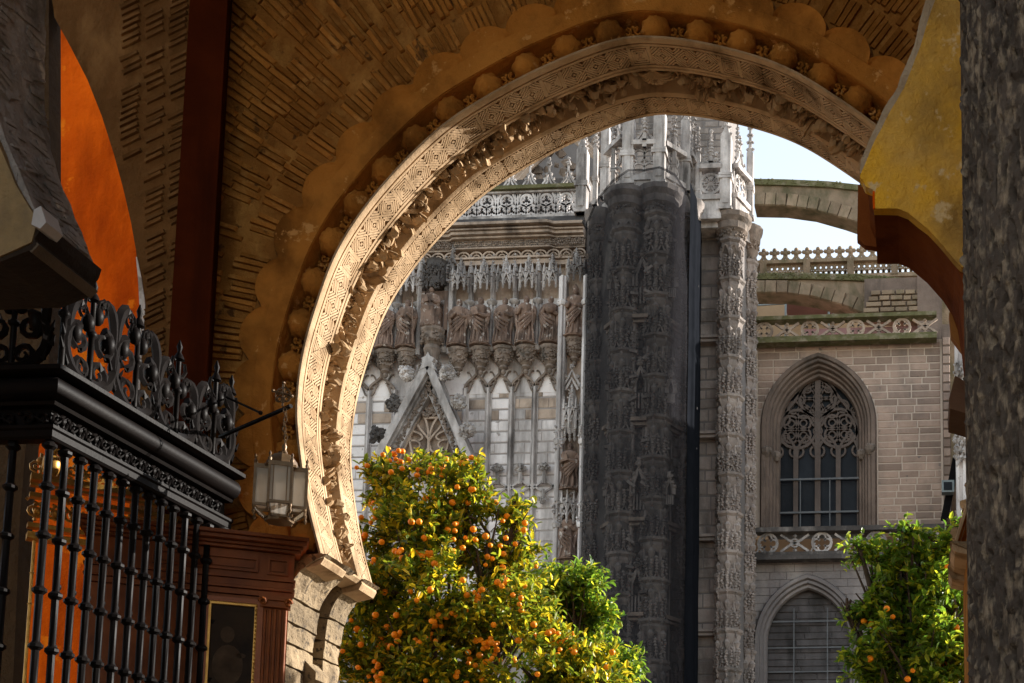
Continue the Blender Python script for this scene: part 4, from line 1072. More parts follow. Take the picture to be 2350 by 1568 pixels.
for px,Y,w,pt,ph in ((1370,57.5,40,498,10),(1432,56.2,58,458,30),(1507,56.2,58,456,0),(1573,57.6,42,482,40)):
    ornate_shaft(px,Y,w,pt,ph,1640,tower,SOOTY,92)
for px,Y,w in ((1402,56.7,12),(1540,56.8,12),(1455,55.95,8),(1486,55.95,8),(1352,58.4,9)):
    mb = MB(); x = FX(px,Y); r = w*.009
    mb.tube([(x,Y-.1,3),(x,Y-.1,zt-2.0)], r, 6); mb.build('slender_shaft', SOOTY, tower, smooth=.8)
for py in (745,978,1205,1420):
    mb = MB(); z = FZ(py,56)
    for (a_,Ya),(b_,Yb_) in (((1452,55.9),(1488,55.9)),((1396,56.9),(1416,56.2)),((1524,56.2),(1560,57.2))):
        mb.bar((FX(a_,Ya),Ya-.12,z),(FX(b_,Yb_),Yb_-.12,z),.5,.16,(0,0,1)); mb.bar((FX(a_,Ya),Ya-.06,z-.18),(FX(b_,Yb_),Yb_-.06,z-.18),.3,.12,(0,0,1))
    o = mb.build('niche_sill', CORBEL, tower); o['kind'] = 'stuff'
for py in (560,640,700,790,835,880,930,1030,1080,1130,1260,1310,1365,1480,1530):
    mb = MB(); z = FZ(py+rnd.uniform(-8,8),56)
    for px,Y,hw in ((1455,55.85,9),(1486,55.85,9),(1402,56.6,10),(1540,56.7,10),(1354,58.2,9)):
        if rnd.random() < .7: mb.bar((FX(px-hw,Y),Y-.2,z+rnd.uniform(-.3,.3)),(FX(px+hw,Y),Y-.2,z+rnd.uniform(-.3,.3)*.1+0),.2,.12,(0,0,1)); mb.octa((FX(px,Y),Y-.25,z-.3),.12)
    o = mb.build('small_cap_moulding', SOOTY, tower); o['kind'] = 'stuff'
for px,py,w in ((1470,625,22),(1470,870,20),(1402,650,12),(1540,650,12),(1470,1100,20),(1402,880,12),(1540,890,12),(1470,1330,20),(1402,1120,12),(1540,1120,12)):
    Y = 55.75; mb = MB(); x = FX(px,Y); z = FZ(py,Y); w_ = w*.018
    for k_ in (1,.62): mb.tube([(x-w_*k_,Y,z-w_*2.2),(x-w_*k_,Y,z-w_*.9),(x-w_*.4*k_,Y-.05,z+w_*.2*k_),(x,Y-.08,z+w_*1.1*k_),(x+w_*.4*k_,Y-.05,z+w_*.2*k_),(x+w_*k_,Y,z-w_*.9),(x+w_*k_,Y,z-w_*2.2)],.065,4)
    crocket(mb,(x,Y-.1,z+w_*1.4),.2,10); crocket(mb,(x,Y-.1,z+w_*2.0),.12,6)
    for sg in (-1,1): crocket(mb,(x+sg*w_*.6,Y-.06,z+w_*.2),.12,6); crocket(mb,(x+sg*w_,Y-.06,z-w_*.6),.11,6)
    for k_ in range(4): mb.tube([(x-w_*.6+w_*.4*k_,Y+.02,z-w_*4.2),(x-w_*.6+w_*.4*k_,Y+.02,z-w_*2.3)],.05,4)
    mb.build('niche_head', SOOTY, tower, smooth=.8)
# masonry joints of the core faces: blocks
TB = [unitbox(DARKST,.04,70+i) for i in range(3)]; k = 0
for (a,b_) in (seg[3],seg[5],seg[6],seg[8],seg[10]):
    L_ = math.hypot(b_[0]-a[0],b_[1]-a[1]); ang = math.atan2(b_[1]-a[1],b_[0]-a[0])
    z = 12.0
    while z < zt-3 and k < 280:
        t = rnd.uniform(.3,.7); M = Matrix.Translation((a[0]+(b_[0]-a[0])*t,a[1]+(b_[1]-a[1])*t,z)) @ Matrix.Rotation(ang,4,'Z') @ Matrix.Diagonal((min(.9,L_*.9),.14,.40,1))
        link('stone_block', TB[k%3], tower, M); k += 1; z += .46
# netting: loose sheet hung round the tower, with folds
net = thing('scaffold_netting', 'black translucent scaffold net wrapped round the tower with loose folds', 'netting', (FX(1470,55.3),55.3,0))
def net_sheet(ppx, name, ztop, amp, seed):
    mb = MB(); P = [(FX(p,Y),Y) for p,Y in ppx]
    d = [0]
    for a,b_ in zip(P,P[1:]): d.append(d[-1]+math.hypot(b_[0]-a[0],b_[1]-a[1]))
    nu, nv = 90, 90; vs = []; fs = []
    for j in range(nv+1):
        for i in range(nu+1):
            s = d[-1]*i/nu; x = np.interp(s,d,[p[0] for p in P]); y = np.interp(s,d,[p[1] for p in P]); zt_ = np.interp(s,d,ztop); z = zt_*(1-j/nv)+1.0*j/nv
            q = mnoise.noise(Vector((s*1.6+seed,z*.05,0)))*amp + mnoise.noise(Vector((s*.8+seed,z*.35,4)))*amp*.6
            vs.append((x+q*.3,y-q-.02,z))
    for j in range(nv):
        for i in range(nu): k_ = j*(nu+1)+i; fs.append((k_,k_+1,k_+nu+2,k_+nu+1))
    mb.add(vs,fs); return mb.build(name, NET if name=='net_sheet' else NAVY, net, smooth=1.5, fix=False)
npx = [(1337,59.6),(1339,57.4),(1360,55.8),(1395,54.8),(1432,54.2),(1470,54.1),(1506,54.2),(1542,54.6),(1574,55.7),(1590,56.8)]
tz = [FZ(p,56) for p in (486,482,476,462,456,460,452,458,474,486)]
net_sheet(npx,'net_sheet',tz,.22,3)
net_sheet([(1578,55.7),(1594,56.5),(1608,58.6)],'net_side_flap',[FZ(p,57) for p in (474,490,505)],.30,9)
mb = MB()
mb.tube([(v.x,v.y-.02,v.z) for v in [Vector((FX(p,Y),Y,z)) for (p,Y),z in zip(npx,tz)]], .05, 5); mb.build('top_rope', NET, net)

# ================================================================== PARAPET CROWNS over the towers
def spirelet(mb, x, y, z, w, h, pin=1.0):
    mb.lathe([(w*.75,0),(w*.62,h*.1),(.05,h*.95),(.09,h*.96),(.02,h*1.05)], (x,y,z), 4, PI/4, PI/4+2*PI)
    for k_ in range(6):
        t = .1+.14*k_
        for a in range(4):
            mb.octa((x+math.cos(a*PI/2)*w*.8*(1-t), y+math.sin(a*PI/2)*w*.8*(1-t), z+h*t), .10)
    mb.ball((x,y,z+h*1.06),.10,6,4)
def crown(root, verts, panels, shafts):
    for (px,Y,p0,p1,w,spire) in shafts:
        mb = MB(); x = FX(px,Y); z0, z1 = FZ(p0,Y), FZ(p1,Y); h = w*.0185/2
        mb.box(x-h,x+h,Y-h,Y+h,z0,z1)
        mb.box(x-h*.55,x+h*.55,Y-h*1.18,Y-h*1.001,z0+.3,z1-.2)
        for t in (.0,.42,.46): mb.box(x-h*1.3,x+h*1.3,Y-h*1.3,Y+h*1.3,z0+(z1-z0)*t,z0+(z1-z0)*t+.12)
        mb.add([(x-h,Y-h,z1),(x+h,Y-h,z1),(x,Y-h,z1+h*2.2),(x,Y,z1+h*2.2)],[(0,1,2),(1,3,2),(0,2,3)])
        if spire: spirelet(mb,x,Y,z1,h*1.15,spire)
        mb.build('pinnacle', GREYWH, root, smooth=.4)
    for (pa,Ya,pb,Yb_,p0,p1,kind,gab_) in panels:
        A = Vector((FX(pa,Ya),Ya,0)); B = Vector((FX(pb,Yb_),Yb_,0)); z0, z1 = FZ(p0,(Ya+Yb_)/2), FZ(p1,(Ya+Yb_)/2); L_ = (B-A).length; u = (B-A)/L_; ref = Vector((-u.y,u.x,0))
        def W3(a, z): p = A+u*a; return (p.x,p.y,z)
        mb = MB()
        for nm,z,hh,dd in (('sill',z0-.12,.24,.5),('cornice',z1+.12,.22,.55),('plinth',z0-.7,.9,.3)):
            mb = MB(); mb.obox(W3(L_/2,z), u*L_/2, ref*dd/2, (0,0,hh/2)); mb.build(nm, GREYWH, root)
        mb = MB()
        def ringp(ca, cz, r, w, n=16, a0=0, a1=2*PI):
            cl = abs(a1-a0-2*PI)<1e-6
            mb.tube([W3(ca+r*math.cos(a0+(a1-a0)*i/n), cz+r*math.sin(a0+(a1-a0)*i/n)) for i in range(n if cl else n+1)], w, 4, cl, ref=ref)
        cz = (z0+z1)/2; h = z1-z0
        if kind == 'quad':
            r = min(L_*.25,h*.22)*.98
            for dx in (-1,1):
                for dz in (-1,1): ringp(L_/2+dx*L_*.22, cz+dz*h*.22, r, .055); 
            mb.tube([W3(L_/2,z0),W3(L_/2,z1)],.05,4,ref=ref)
        elif kind == 'two':
            for dz in (-1,1): ringp(L_/2, cz+dz*h*.24, min(L_*.42,h*.25), .06); ringp(L_/2, cz+dz*h*.24, min(L_*.42,h*.25)*.55, .04)
        else:
            R = min(L_,h)*.46; ringp(L_/2,cz,R,.07,20)
            for i in range(6):
                a = PI/6+PI*i/3; ringp(L_/2+R*.52*math.cos(a), cz+R*.52*math.sin(a), R*.40, .05, 10, a-PI*.8, a+PI*.8)
        for a in (.06,L_-.06): mb.tube([W3(a,z0),W3(a,z1)],.06,4,ref=ref)
        mb.build('tracery_panel', GREYWH, root, smooth=.8)
        for g_ in range(gab_):
            mb = MB(); c = L_*(g_+.5)/gab_; w = L_/gab_*.42; hz = z1+.25; H = w*2.1
            for k_ in (1,.52): mb.tube([W3(c-w*k_,hz),W3(c-w*.3*k_,hz+H*.45*k_),W3(c,hz+H*k_),W3(c+w*.3*k_,hz+H*.45*k_),W3(c+w*k_,hz)],.07,4,ref=ref)
            crocket(mb,W3(c,hz+H*1.12),.18,9); crocket(mb,W3(c,hz+H*1.38),.12,6); mb.tube([W3(c,hz+H*.9),W3(c,hz+H*1.35)],.05,4)
            for sg in (-1,1): crocket(mb,W3(c+sg*w*.62,hz+H*.36),.13,6); crocket(mb,W3(c+sg*w*.3,hz+H*.7),.12,6)
            mb.build('openwork_gablet', GREYWH, root, smooth=.8)
cr1 = thing('tower_crown', 'pale pinnacled crown of pierced panels on top of the netted tower', 'parapet', (FX(1470,57),57,FZ(460,57)))
crown(cr1, None,
 [(1386,58.2,1425,57.0,444,352,'two',1),(1441,56.6,1499,56.6,420,352,'quad',1),(1513,56.8,1560,57.8,428,368,'two',1),(1570,58.0,1592,59.4,470,395,'two',1)],
 [(1326,59.4,500,358,27,1.8),(1356,58.9,480,352,11,1.6),(1379,58.3,465,308,21,1.4),(1398,57.6,450,345,10,1.5),(1433,56.6,440,290,27,1.6),(1470,56.4,352,322,8,1.4),(1506,56.6,440,280,28,1.8),(1540,57.2,450,335,10,1.6),(1567,58.0,460,305,23,1.9),(1585,58.9,470,330,13,1.6)])
mb = MB(); mb.prismz([(FX(1372,58.2),58.2),(FX(1433,56.7),56.7),(FX(1506,56.7),56.7),(FX(1572,58.0),58.0),(FX(1600,60),60),(FX(1372,60),60)], FZ(492,57), FZ(446,57)); mb.build('crown_base', GREYWH, cr1)
cr2 = thing('turret_crown', 'pale crown with wheel tracery and tall crocketed pinnacles on the right turret', 'parapet', (FX(1665,59),59,FZ(520,59)))
crown(cr2, None,
 [(1600,58.6,1652,58.6,470,412,'wheel',2),(1678,58.9,1710,60.2,480,425,'wheel',1)],
 [(1596,58.7,520,372,11,1.2),(1626,58.5,408,380,8,1.2),(1662,58.6,505,340,26,2.4),(1688,59.4,500,375,9,1.6),(1718,60.4,525,378,17,2.6)])
mb = MB(); mb.prismz([(FX(1598,58.8),58.8),(FX(1662,58.8),58.8),(FX(1722,60.4),60.4),(FX(1722,63),63),(FX(1598,63),63)], FZ(545,59), FZ(492,59)); mb.build('crown_base', GREYWH, cr2)

# grey masonry and great gabled arch behind the crowns
back = thing('nave_wall', 'grey stone nave wall with block courses rising behind the pinnacles', 'wall', (FX(1500,70),70,0))
mb = MB(); mb.box(FX(1000,70),FX(1664,70),70,74,20,FZ(180,70)); mb.build('wall_body', LOWMOR, back)
NB = [unitbox(TURRET,.03,80+i) for i in range(3)]; k = 0
py = 470
while py > 200:
    px = 1385+rnd.uniform(0,30)
    while px < 1660:
        w = rnd.uniform(26,52)
        if px+w > 1662: w = 1662-px
        if w > 8 and k < 300: link('stone_block', NB[k%3], back, Matrix.Translation((FX(px+w/2,70),70.03-rnd.uniform(0,.015),FZ(py,70))) @ Matrix.Diagonal((w*.0226-.02,.1,.325,1))); k += 1
        px += w
    py -= 15
mb = MB(); Yk = 66.0
def K(px,py): return (FX(px,Yk),Yk,FZ(py,Yk))
for o_ in (0,14,26): mb.tube([K(1130-o_,470),K(1200-o_*.4,390-o_*.3),K(1290,318-o_),K(1380,392-o_*.3),K(1460,470)],.16,5)
mb.build('great_gable_moulding', CORNST, back)
mb = MB(); 
for i in range(80): mb.octa((FX(rnd.uniform(1180,1420),Yk+.5),Yk+.5,FZ(rnd.uniform(300,420),Yk)),rnd.uniform(.15,.4))
o = mb.build('carved_ornament', CORBEL, back); o['kind'] = 'stuff'

# ================================================================== RIGHT TURRET
tur = thing('grey_turret', 'slim grey stair turret with two ornate crocketed shafts, right of the netting', 'tower', (FX(1665,60),60,0))
Yt = 59.6
mb = MB(); mb.prismz([(FX(1588,Yt),Yt+.2),(FX(1700,Yt),Yt+.2),(FX(1728,61.4),61.4),(FX(1728,64),64),(FX(1588,64),64)],0,FZ(540,Yt)); mb.build('core', LOWMOR, tur)
TB2 = [unitbox(TURRET,.03,90+i) for i in range(3)]; k = 0
py = 1600
while py > 560:
    h = rnd.choice((24,30,34,22)); x0, x1 = 1597, 1654
    cut = [x0,x1] if rnd.random()<.45 else [x0,rnd.uniform(1612,1638),x1]
    for a,b_ in zip(cut,cut[1:]):
        link('stone_block', TB2[k%3], tur, Matrix.Translation((FX((a+b_)/2,Yt),Yt+.235-rnd.uniform(0,.012),FZ(py-h/2,Yt))) @ Matrix.Diagonal(((b_-a)*.0192-.014,.12,h*.0192-.016,1))); k += 1
    py -= h
for py in (795,1012,1245,1460):
    mb = MB(); z = FZ(py,Yt)
    for dz,o_ in ((0,.30),(-.16,.2)): mb.prismz([(FX(1590,Yt),Yt+.15),(FX(1590,Yt),Yt-o_),(FX(1690,Yt),Yt-o_),(FX(1726,61.2),61.2-o_),(FX(1726,61.2),61.6)],z+dz,z+dz+.13)
    mb.build('string_course', TURRET, tur)
ornate_shaft(1676,59.3,52,520,0); ornate_shaft(1717,60.8,36,545,22); ornate_shaft(1594,59.6,12,560,44)
mb = MB()
for px,py in ((1697,690),(1698,870),(1699,1070)): mb.box(FX(px,59.9)-.06,FX(px,59.9)+.06,59.72,59.9,FZ(py+22,59.9),FZ(py-22,59.9))
mb.build('slit_window', GLASS, tur)

# ================================================================== RIGHT WING WALL
YR = 64.0; SR = YR/FPX
wing = thing('chapel_wing', 'brown ashlar cathedral wing wall with a large traceried pointed window, right of the turret', 'church front', (FX(1950,YR),YR,0))
def w2(px,py,Y=YR): return (FX(px,Y,1000), FZ(py,Y,1900))
def XW(px): return FX(px,YR,1000)
def ZW(py): return FZ(py,YR,1900)
o1 = ogive(XW(1757),XW(2000),ZW(975),ZW(822),14)
top = ZW(786); bot = ZW(1213)
mb = MB(); mb.prism([(XW(1700),bot),(XW(1757),bot)]+o1+[(XW(2000),bot),(XW(2164),bot),(XW(2164),top),(XW(1700),top)], YR, YR+1.6)
mb.build('upper_wall_body', WINGMOR, wing)
o2 = ogive(XW(1748),XW(1968),ZW(1480),ZW(1338),12); b2 = ZW(1282)
mb = MB(); mb.prism([(XW(1700),0),(XW(1748),0)]+o2+[(XW(1968),0),(XW(2230),0),(XW(2230),b2),(XW(1700),b2)], YR-.8, YR+.6)
mb.build('lower_wall_body', LOWMOR, wing)
WB1 = [unitbox(WINGBLK,.025,110+i) for i in range(4)]; WB2 = [unitbox(WINGLOW,.025,120+i) for i in range(3)]
def rowrange(o, z, xs0, xs1):
    """outer x-range of an opening at height z"""
    zs = [p[1] for p in o]; 
    if z > max(zs): return None
    h = len(o)//2; L_ = o[:h+1]
    x = np.interp(z,[p[1] for p in L_],[p[0] for p in L_]) if z > L_[0][1] else L_[0][0]
    xm = (o[0][0]+o[-1][0])/2; return x, 2*xm-x
ch = 17.6*SR; k = 0
z = bot+.01
while z < top-.1:
    hrow = ch*rnd.choice((.92,1.0,1.08)); zz = min(z+hrow, top-.005)
    rr = rowrange(o1, z+hrow*.5, 0, 0)
    spans = [(XW(1738),XW(2160))] if rr is None else [(XW(1738),rr[0]-.30),(rr[1]+.30,XW(2160))]
    for a,b_ in spans:
        if b_-a < .15: continue
        x = a
        while x < b_-.02:
            w = min(rnd.uniform(.75,1.25), b_-x)
            if b_-x-w < .3: w = b_-x
            if k < 300: link('stone_block', WB1[k%4], wing, Matrix.Translation((x+w/2,YR+.030-rnd.uniform(0,.012),(z+zz)/2)) @ Matrix.Diagonal((w-.05,.1,zz-z-.05,1))); k += 1
            x += w
    z = zz
z = 12.0; rest = MB()
while z < b2-.1:
    hrow = ch*1.05; zz = min(z+hrow,b2-.004); rr = rowrange(o2, z+hrow*.5,0,0)
    spans = [(XW(1735),XW(2226))] if rr is None else [(XW(1735),rr[0]-.28),(rr[1]+.28,XW(2226))]
    for a,b_ in spans:
        x = a
        while x < b_-.02:
            w = min(rnd.uniform(.8,1.4), b_-x)
            if w > .1: rest.box(x+.015,x+w-.015,YR-.83-rnd.uniform(0,.02),YR-.78,z+.014,zz-.014)
            x += w
    z = zz
o = rest.build('lower_stone_block', WINGLOW, wing, fix=False); o['kind'] = 'stuff'
# archivolts of the window
def archring(root, x0, x1, zs, za, zb, Y, w, n=14, m=None, name='archivolt', sx=1.4):
    mb = MB(); og = ogive(x0,x1,zs,za,n); pts = [(x0,zb)]+og+[(x1,zb)]
    mb.tube([(x,Y,z_) for x,z_ in pts], w, 6, sx=sx); mb.build(name, m or WINMOULD, root, smooth=.8)
for i,(d,Y,w) in enumerate(((-4,YR-.05,.17),(5,YR-.02,.12),(11,YR+.2,.14),(18,YR+.42,.13),(25,YR+.62,.15))):
    archring(wing, XW(1757+d),XW(2000-d),ZW(975),ZW(822+d*1.15),bot,Y,w)
mb = MB()
for sg,(px) in ((1,1757+3),(-1,2000-3)):
    x = XW(px); 
    for q in range(14):
        pass
    mb.lathe([(.12,-.2),(.28,0),(.30,.22),(.2,.32)],(x,YR-.12,ZW(1040)),8); mb.lathe([(.1,-.2),(.22,0),(.24,.2),(.15,.3)],(x+sg*.45,YR+.3,ZW(1043)),8)
    for k_ in range(16): mb.octa((x+rnd.uniform(-.25,.25),YR-.3,ZW(1036)+rnd.uniform(-.15,.2)),.08)
mb.build('jamb_capital', CORBEL, wing)
# soffit infill so no sky shows between rings
YI = YR+.85
oi = ogive(XW(1783),XW(1972),ZW(975),ZW(855),14)
mb = MB(); n = len(o1); A_ = [(XW(1757),bot)]+o1+[(XW(2000),bot)]; B_ = [(XW(1783),bot)]+oi+[(XW(1972),bot)]
mb.add([(x,YR+.0,z_) for x,z_ in A_]+[(x,YI,z_) for x,z_ in B_],[(i,i+1,len(A_)+i+1,len(A_)+i) for i in range(len(A_)-1)]); mb.build('splayed_reveal', WINMOULD, wing, fix=False)
WINTRAC = mat('dark_tracery_stone',(.15,.12,.105),(.10,.08,.07),.9,.95,.3,6); BLIND = mat('dark_blind_stone',(.13,.12,.122),(.085,.08,.082),.6,.95,.4,5,(.05,.047,.047),.4,.8,.5,rv=.15)
# tracery of the big window
def w3(px,py): return (FX(px,YI,1000), YI, FZ(py,YI,1900))
def TW(mb, pts, w=.085, cl=False): mb.tube([w3(*p) for p in pts], w, 4, cl, sx=1.6)
mb = MB(); 
for px,w in ((1783,.10),(1827,.12),(1877,.14),(1924,.12),(1971,.10)): mb.box(FX(px,YI,1000)-w,FX(px,YI,1000)+w,YI-.16,YI+.14,bot,FZ(1025 if px!=1877 else 870,YI,1900))
mb.build('mullion', WINTRAC, wing)
mb = MB()
def wc(cx,cy,r,w=.085,a0=0,a1=360,n=18): TW(mb,[(cx+r*math.cos(math.radians(a0+(a1-a0)*i/n)),cy-r*math.sin(math.radians(a0+(a1-a0)*i/n))) for i in range(n+ (0 if a1-a0==360 else 1))],w,a1-a0==360)
for cx in (1830,1924):
    wc(cx,985,44,.10)
    for a in range(4):
        aa = math.radians(45+90*a); wc(cx+20*math.cos(aa),985-20*math.sin(aa),17,.075,0,360,12); wc(cx+20*math.cos(aa),985-20*math.sin(aa),8,.05,0,360,9)
wc(1877,915,42,.10)
for a in range(6):
    aa = math.radians(90+60*a); wc(1877+22*math.cos(aa),915-22*math.sin(aa),13,.07,0,360,11)
wc(1877,872,14,.07); wc(1845,945,15,.07); wc(1910,945,15,.07); wc(1800,962,13,.07); wc(1955,962,13,.07); wc(1822,935,14,.07); wc(1934,935,14,.07); wc(1877,968,13,.07)
for a_,b_,r_ in ((1853,893,9),(1901,893,9),(1877,940,0),(1836,918,9),(1918,918,9),(1793,945,8),(1961,945,8),(1803,1002,9),(1852,1010,9),(1902,1010,9),(1950,1002,9),(1877,990,10),(1864,955,8),(1890,955,8)):
    if r_: wc(a_,b_,r_,.06,0,360,9); wc(a_,b_,r_*.45,.04,0,360,7)
for c in (1805,1852,1900,1948):
    TW(mb, bez((c-22,1045),(c-20,1015),(c-8,1010),(c,1000),7),.09); TW(mb, bez((c+22,1045),(c+20,1015),(c+8,1010),(c,1000),7),.09)
    for sg in (-1,1): TW(mb, bez((c+sg*20,1050),(c+sg*4,1046),(c+sg*6,1030),(c+sg*13,1026),5),.07)
TW(mb,[(1785,1028),(1790,985),(1812,935),(1845,895),(1877,862)],.10); TW(mb,[(1970,1028),(1965,985),(1943,935),(1910,895),(1877,862)],.10)
mb.build('window_tracery', WINTRAC, wing, smooth=.8)
# panes and saddle bars
cells = [(1785,1823),(1831,1872),(1882,1920),(1928,1969)]
rows = [(1213,1180),(1178,1104),(1102,1020)]
for a,b_ in cells:
    for p0,p1 in rows:
        mb = MB(); mb.box(FX(a,YI,1000),FX(b_,YI,1000),YI+.06+rnd.uniform(0,.03),YI+.12,FZ(p0,YI,1900),FZ(p1,YI,1900)); mb.build('pane', GLASS, wing)
mb = MB(); mb.prism([(FX(1786,YI,1000),FZ(1019,YI,1900))]+[(x,z_) for x,z_ in ogive(FX(1786,YI,1000),FX(1970,YI,1000),FZ(985,YI,1900),FZ(858,YI,1900),10)]+[(FX(1970,YI,1000),FZ(1019,YI,1900))],YI+.14,YI+.2); mb.build('tracery_glass', GLASS, wing)
mb = MB(); mb.box(XW(1757),XW(2000),YR+1.61,YR+1.7,bot+.002,top); mb.build('window_backing', LOWMOR, wing)
for py in (1179,1103): 
    mb = MB(); mb.bar(w3(1783,py),w3(1971,py),.09,.09); mb.v = [(x,y-.25,z_) for x,y,z_ in mb.v]; mb.build('saddle_bar', LEAD, wing)
for px in (1838,1905): 
    mb = MB(); mb.bar(w3(px,1213),w3(px,1100),.05,.05); mb.v = [(x,y-.23,z_) for x,y,z_ in mb.v]; mb.build('saddle_bar', LEAD, wing)
# lower arch: blind timber-like stone infill
for d,Y,w in ((-3,YR-.85,.16),(6,YR-.8,.12),(13,YR-.6,.14)): archring(wing, XW(1748+d),XW(1968-d),ZW(1480),ZW(1338+d*1.2),ZW(1700),Y,w,m=WINGLOW,name='lower_archivolt')
mb = MB(); mb.box(XW(1740),XW(1975),YR-.15,YR+.3,0,ZW(1340)-.3); mb.build('arch_infill', BLIND, wing)
WB2 = [unitbox(BLIND,.025,125+i) for i in range(3)]
py = 1640; k = 0
while py > 1365:
    rr = rowrange(o2, ZW(py-8),0,0)
    if rr:
        a,b_ = rr; x = a+.1
        while x < b_-.1:
            w = min(rnd.uniform(1.2,2.2), b_-.1-x)
            if w > .2: link('stone_block', WB2[k%3], wing, Matrix.Translation((x+w/2,YR-.14-rnd.uniform(0,.04),ZW(py-8))) @ Matrix.Diagonal((w-.03,.1,15.5*SR-.03,1))); k += 1
            x += w
    py -= 15.5
for py in (1430,1490,1545): 
    mb = MB(); mb.bar((XW(1762),YR-.4,ZW(py)),(XW(1955),YR-.4,ZW(py)),.06,.06); mb.build('saddle_bar', LEAD, wing)
for px in (1825,1900):
    mb = MB(); mb.bar((XW(px),YR-.42,ZW(1640)),(XW(px),YR-.42,ZW(1400)),.05,.05); mb.build('saddle_bar', LEAD, wing)
# edge pilaster at the far right of the wing
mb = MB(); mb.box(XW(2164)+.002,XW(2182),YR-.35,YR+1.6,0,ZW(760)); mb.build('edge_pilaster', WINMOULD, wing)
PBK = [unitbox(WINGBLK,.03,130+i) for i in range(2)]
py = 1240; k=0
while py > 790:
    link('stone_block', PBK[k%2], wing, Matrix.Translation((XW(2173),YR-.36,ZW(py))) @ Matrix.Diagonal((16*SR,.1,19*SR,1))); k += 1; py -= 21

# balustrades
def balustrade(name, label, Y, px0, px1, pt, pb, m, step, cop=MOSS, pxr=1900):
    b = thing(name, label, 'balustrade', (FX((px0+px1)/2,Y,1000),Y,FZ(pb,Y,pxr)))
    x0,x1 = FX(px0,Y,1000),FX(px1,Y,1000); zt_,zb_ = FZ(pt,Y,pxr),FZ(pb,Y,pxr); h = zt_-zb_
    mb = MB(); mb.box(x0,x1,Y-.32,Y+.3,zt_-h*.16,zt_); mb.build('coping', cop, b)
    mb = MB(); mb.box(x0,x1,Y-.3,Y+.3,zb_,zb_+h*.13); mb.box(x0,x1,Y-.42,Y+.2,zb_-h*.16,zb_-.003); mb.build('plinth', cop, b)
    n = max(1,round((x1-x0)/step)); st = (x1-x0)/n; z0,z1 = zb_+h*.13,zt_-h*.16; cz = (z0+z1)/2; R = (z1-z0)*.47
    for i in range(n):
        mb = MB(); cx = x0+st*(i+.5)
        if i%2==0: foil(mb,cx,cz,R,Y,4,.075,0); mb.tube([(cx-R*1.2,Y,z0),(cx-R*.7,Y,cz)],.05,4)
        else:
            for sg in (-1,1):
                mb.tube([(cx-st*.52,Y,cz+sg*(z1-z0)*.42),(cx-st*.2,Y,cz+sg*(z1-z0)*.12),(cx+st*.2,Y,cz-sg*(z1-z0)*.12),(cx+st*.52,Y,cz-sg*(z1-z0)*.42)],.08,4)
            mb.tube(circ(cx,cz,R*.42,Y,10),.06,4,True)
            for sg in (-1,1): mb.octa((cx,Y,cz+sg*R*.75),.12)
        mb.build('tracery_panel', m, b, smooth=.8)
    return b
balustrade('stone_balustrade','mossy traceried stone balustrade along the top of the brown wing wall',YR-.4,1726,2152,728,782,CORNST,1.15)
balustrade('stone_balustrade','grey traceried stone balustrade under the large pointed window',YR-1.2,1733,2165,1212,1277,GREYWH,1.25,DARKST)

# ================================================================== FLYING BUTTRESSES, roof things
def flyer(name, label, Y, topc, botc, ringw, dep=1.1):
    f = thing(name, label, 'flying buttress', (FX(topc[0][0],Y,1000),Y,FZ(topc[0][1],Y,1900)))
    T = [(FX(a,Y,1000),FZ(b_,Y,1900)) for a,b_ in topc]; B = [(FX(a,Y,1000),FZ(b_,Y,1900)) for a,b_ in botc]
    mb = MB(); mb.prism(T+B[::-1], Y, Y+dep); mb.build('web_body', BUTTST, f)
    n = 9; mb = MB()
    mb.prism(T+[(x,z_+.32) for x,z_ in T[::-1]], Y-.14, Y+dep+.14); 
    for i in range(120):
        t = rnd.random(); x = np.interp(t,[0,1],[T[0][0],T[-1][0]]); z_ = np.interp(x,[p[0] for p in T],[p[1] for p in T]); mb.octa((x,Y-.1,z_+rnd.uniform(.05,.3)),.12)
    mb.build('mossy_coping', MOSS, f)
    # voussoirs along the lower arc
    d = [0]
    for a,b_ in zip(B,B[1:]): d.append(d[-1]+math.hypot(b_[0]-a[0],b_[1]-a[1]))
    nv = int(d[-1]/.55); me = unitbox(BUTTST,.03,140)
    for i in range(nv):
        s = d[-1]*(i+.5)/nv; x = np.interp(s,d,[p[0] for p in B]); z_ = np.interp(s,d,[p[1] for p in B]); x2 = np.interp(s+.1,d,[p[0] for p in B]); z2 = np.interp(s+.1,d,[p[1] for p in B]); a = math.atan2(z2-z_,x2-x) if s+.1<d[-1] else a
        link('voussoir', me, f, Matrix.Translation((x-math.sin(a)*ringw/2,Y-.03-rnd.uniform(0,.04),z_+math.cos(a)*ringw/2)) @ Matrix.Rotation(-a,4,'Y') @ Matrix.Diagonal((d[-1]/nv-.012,.2,ringw-.01,1)))
    return f
flyer('flying_buttress','mossy stone flying buttress arch highest against the sky',68.0,[(1728,420),(1800,424),(1900,432),(2010,448),(2330,500)],[(1728,468),(1800,472),(1870,484),(1940,506),(2010,532),(2330,680)],.75)
flyer('flying_buttress','mossy stone flying buttress arch below the crested parapet',66.0,[(1728,638),(1850,641),(1980,649),(2112,664)],[(1728,670),(1800,672),(1870,684),(1940,706),(1990,728),(2112,735)],.7)
ft = thing('buttress_pier', 'brown stone block pier at the foot of the lower flying buttress', 'pier', (FX(2060,65.4,1000),65.4,0))
mb = MB(); mb.box(FX(1985,65.4,1000),FX(2118,65.4,1000),65.4,66.0,FZ(740,65.4),FZ(668,65.4)); mb.box(FX(2108,65.2,1000),FX(2165,65.2,1000),65.2,67,20,FZ(640,65.2)); mb.build('core', WINMOULD, ft)
me = unitbox(BUTTST,.04,150)
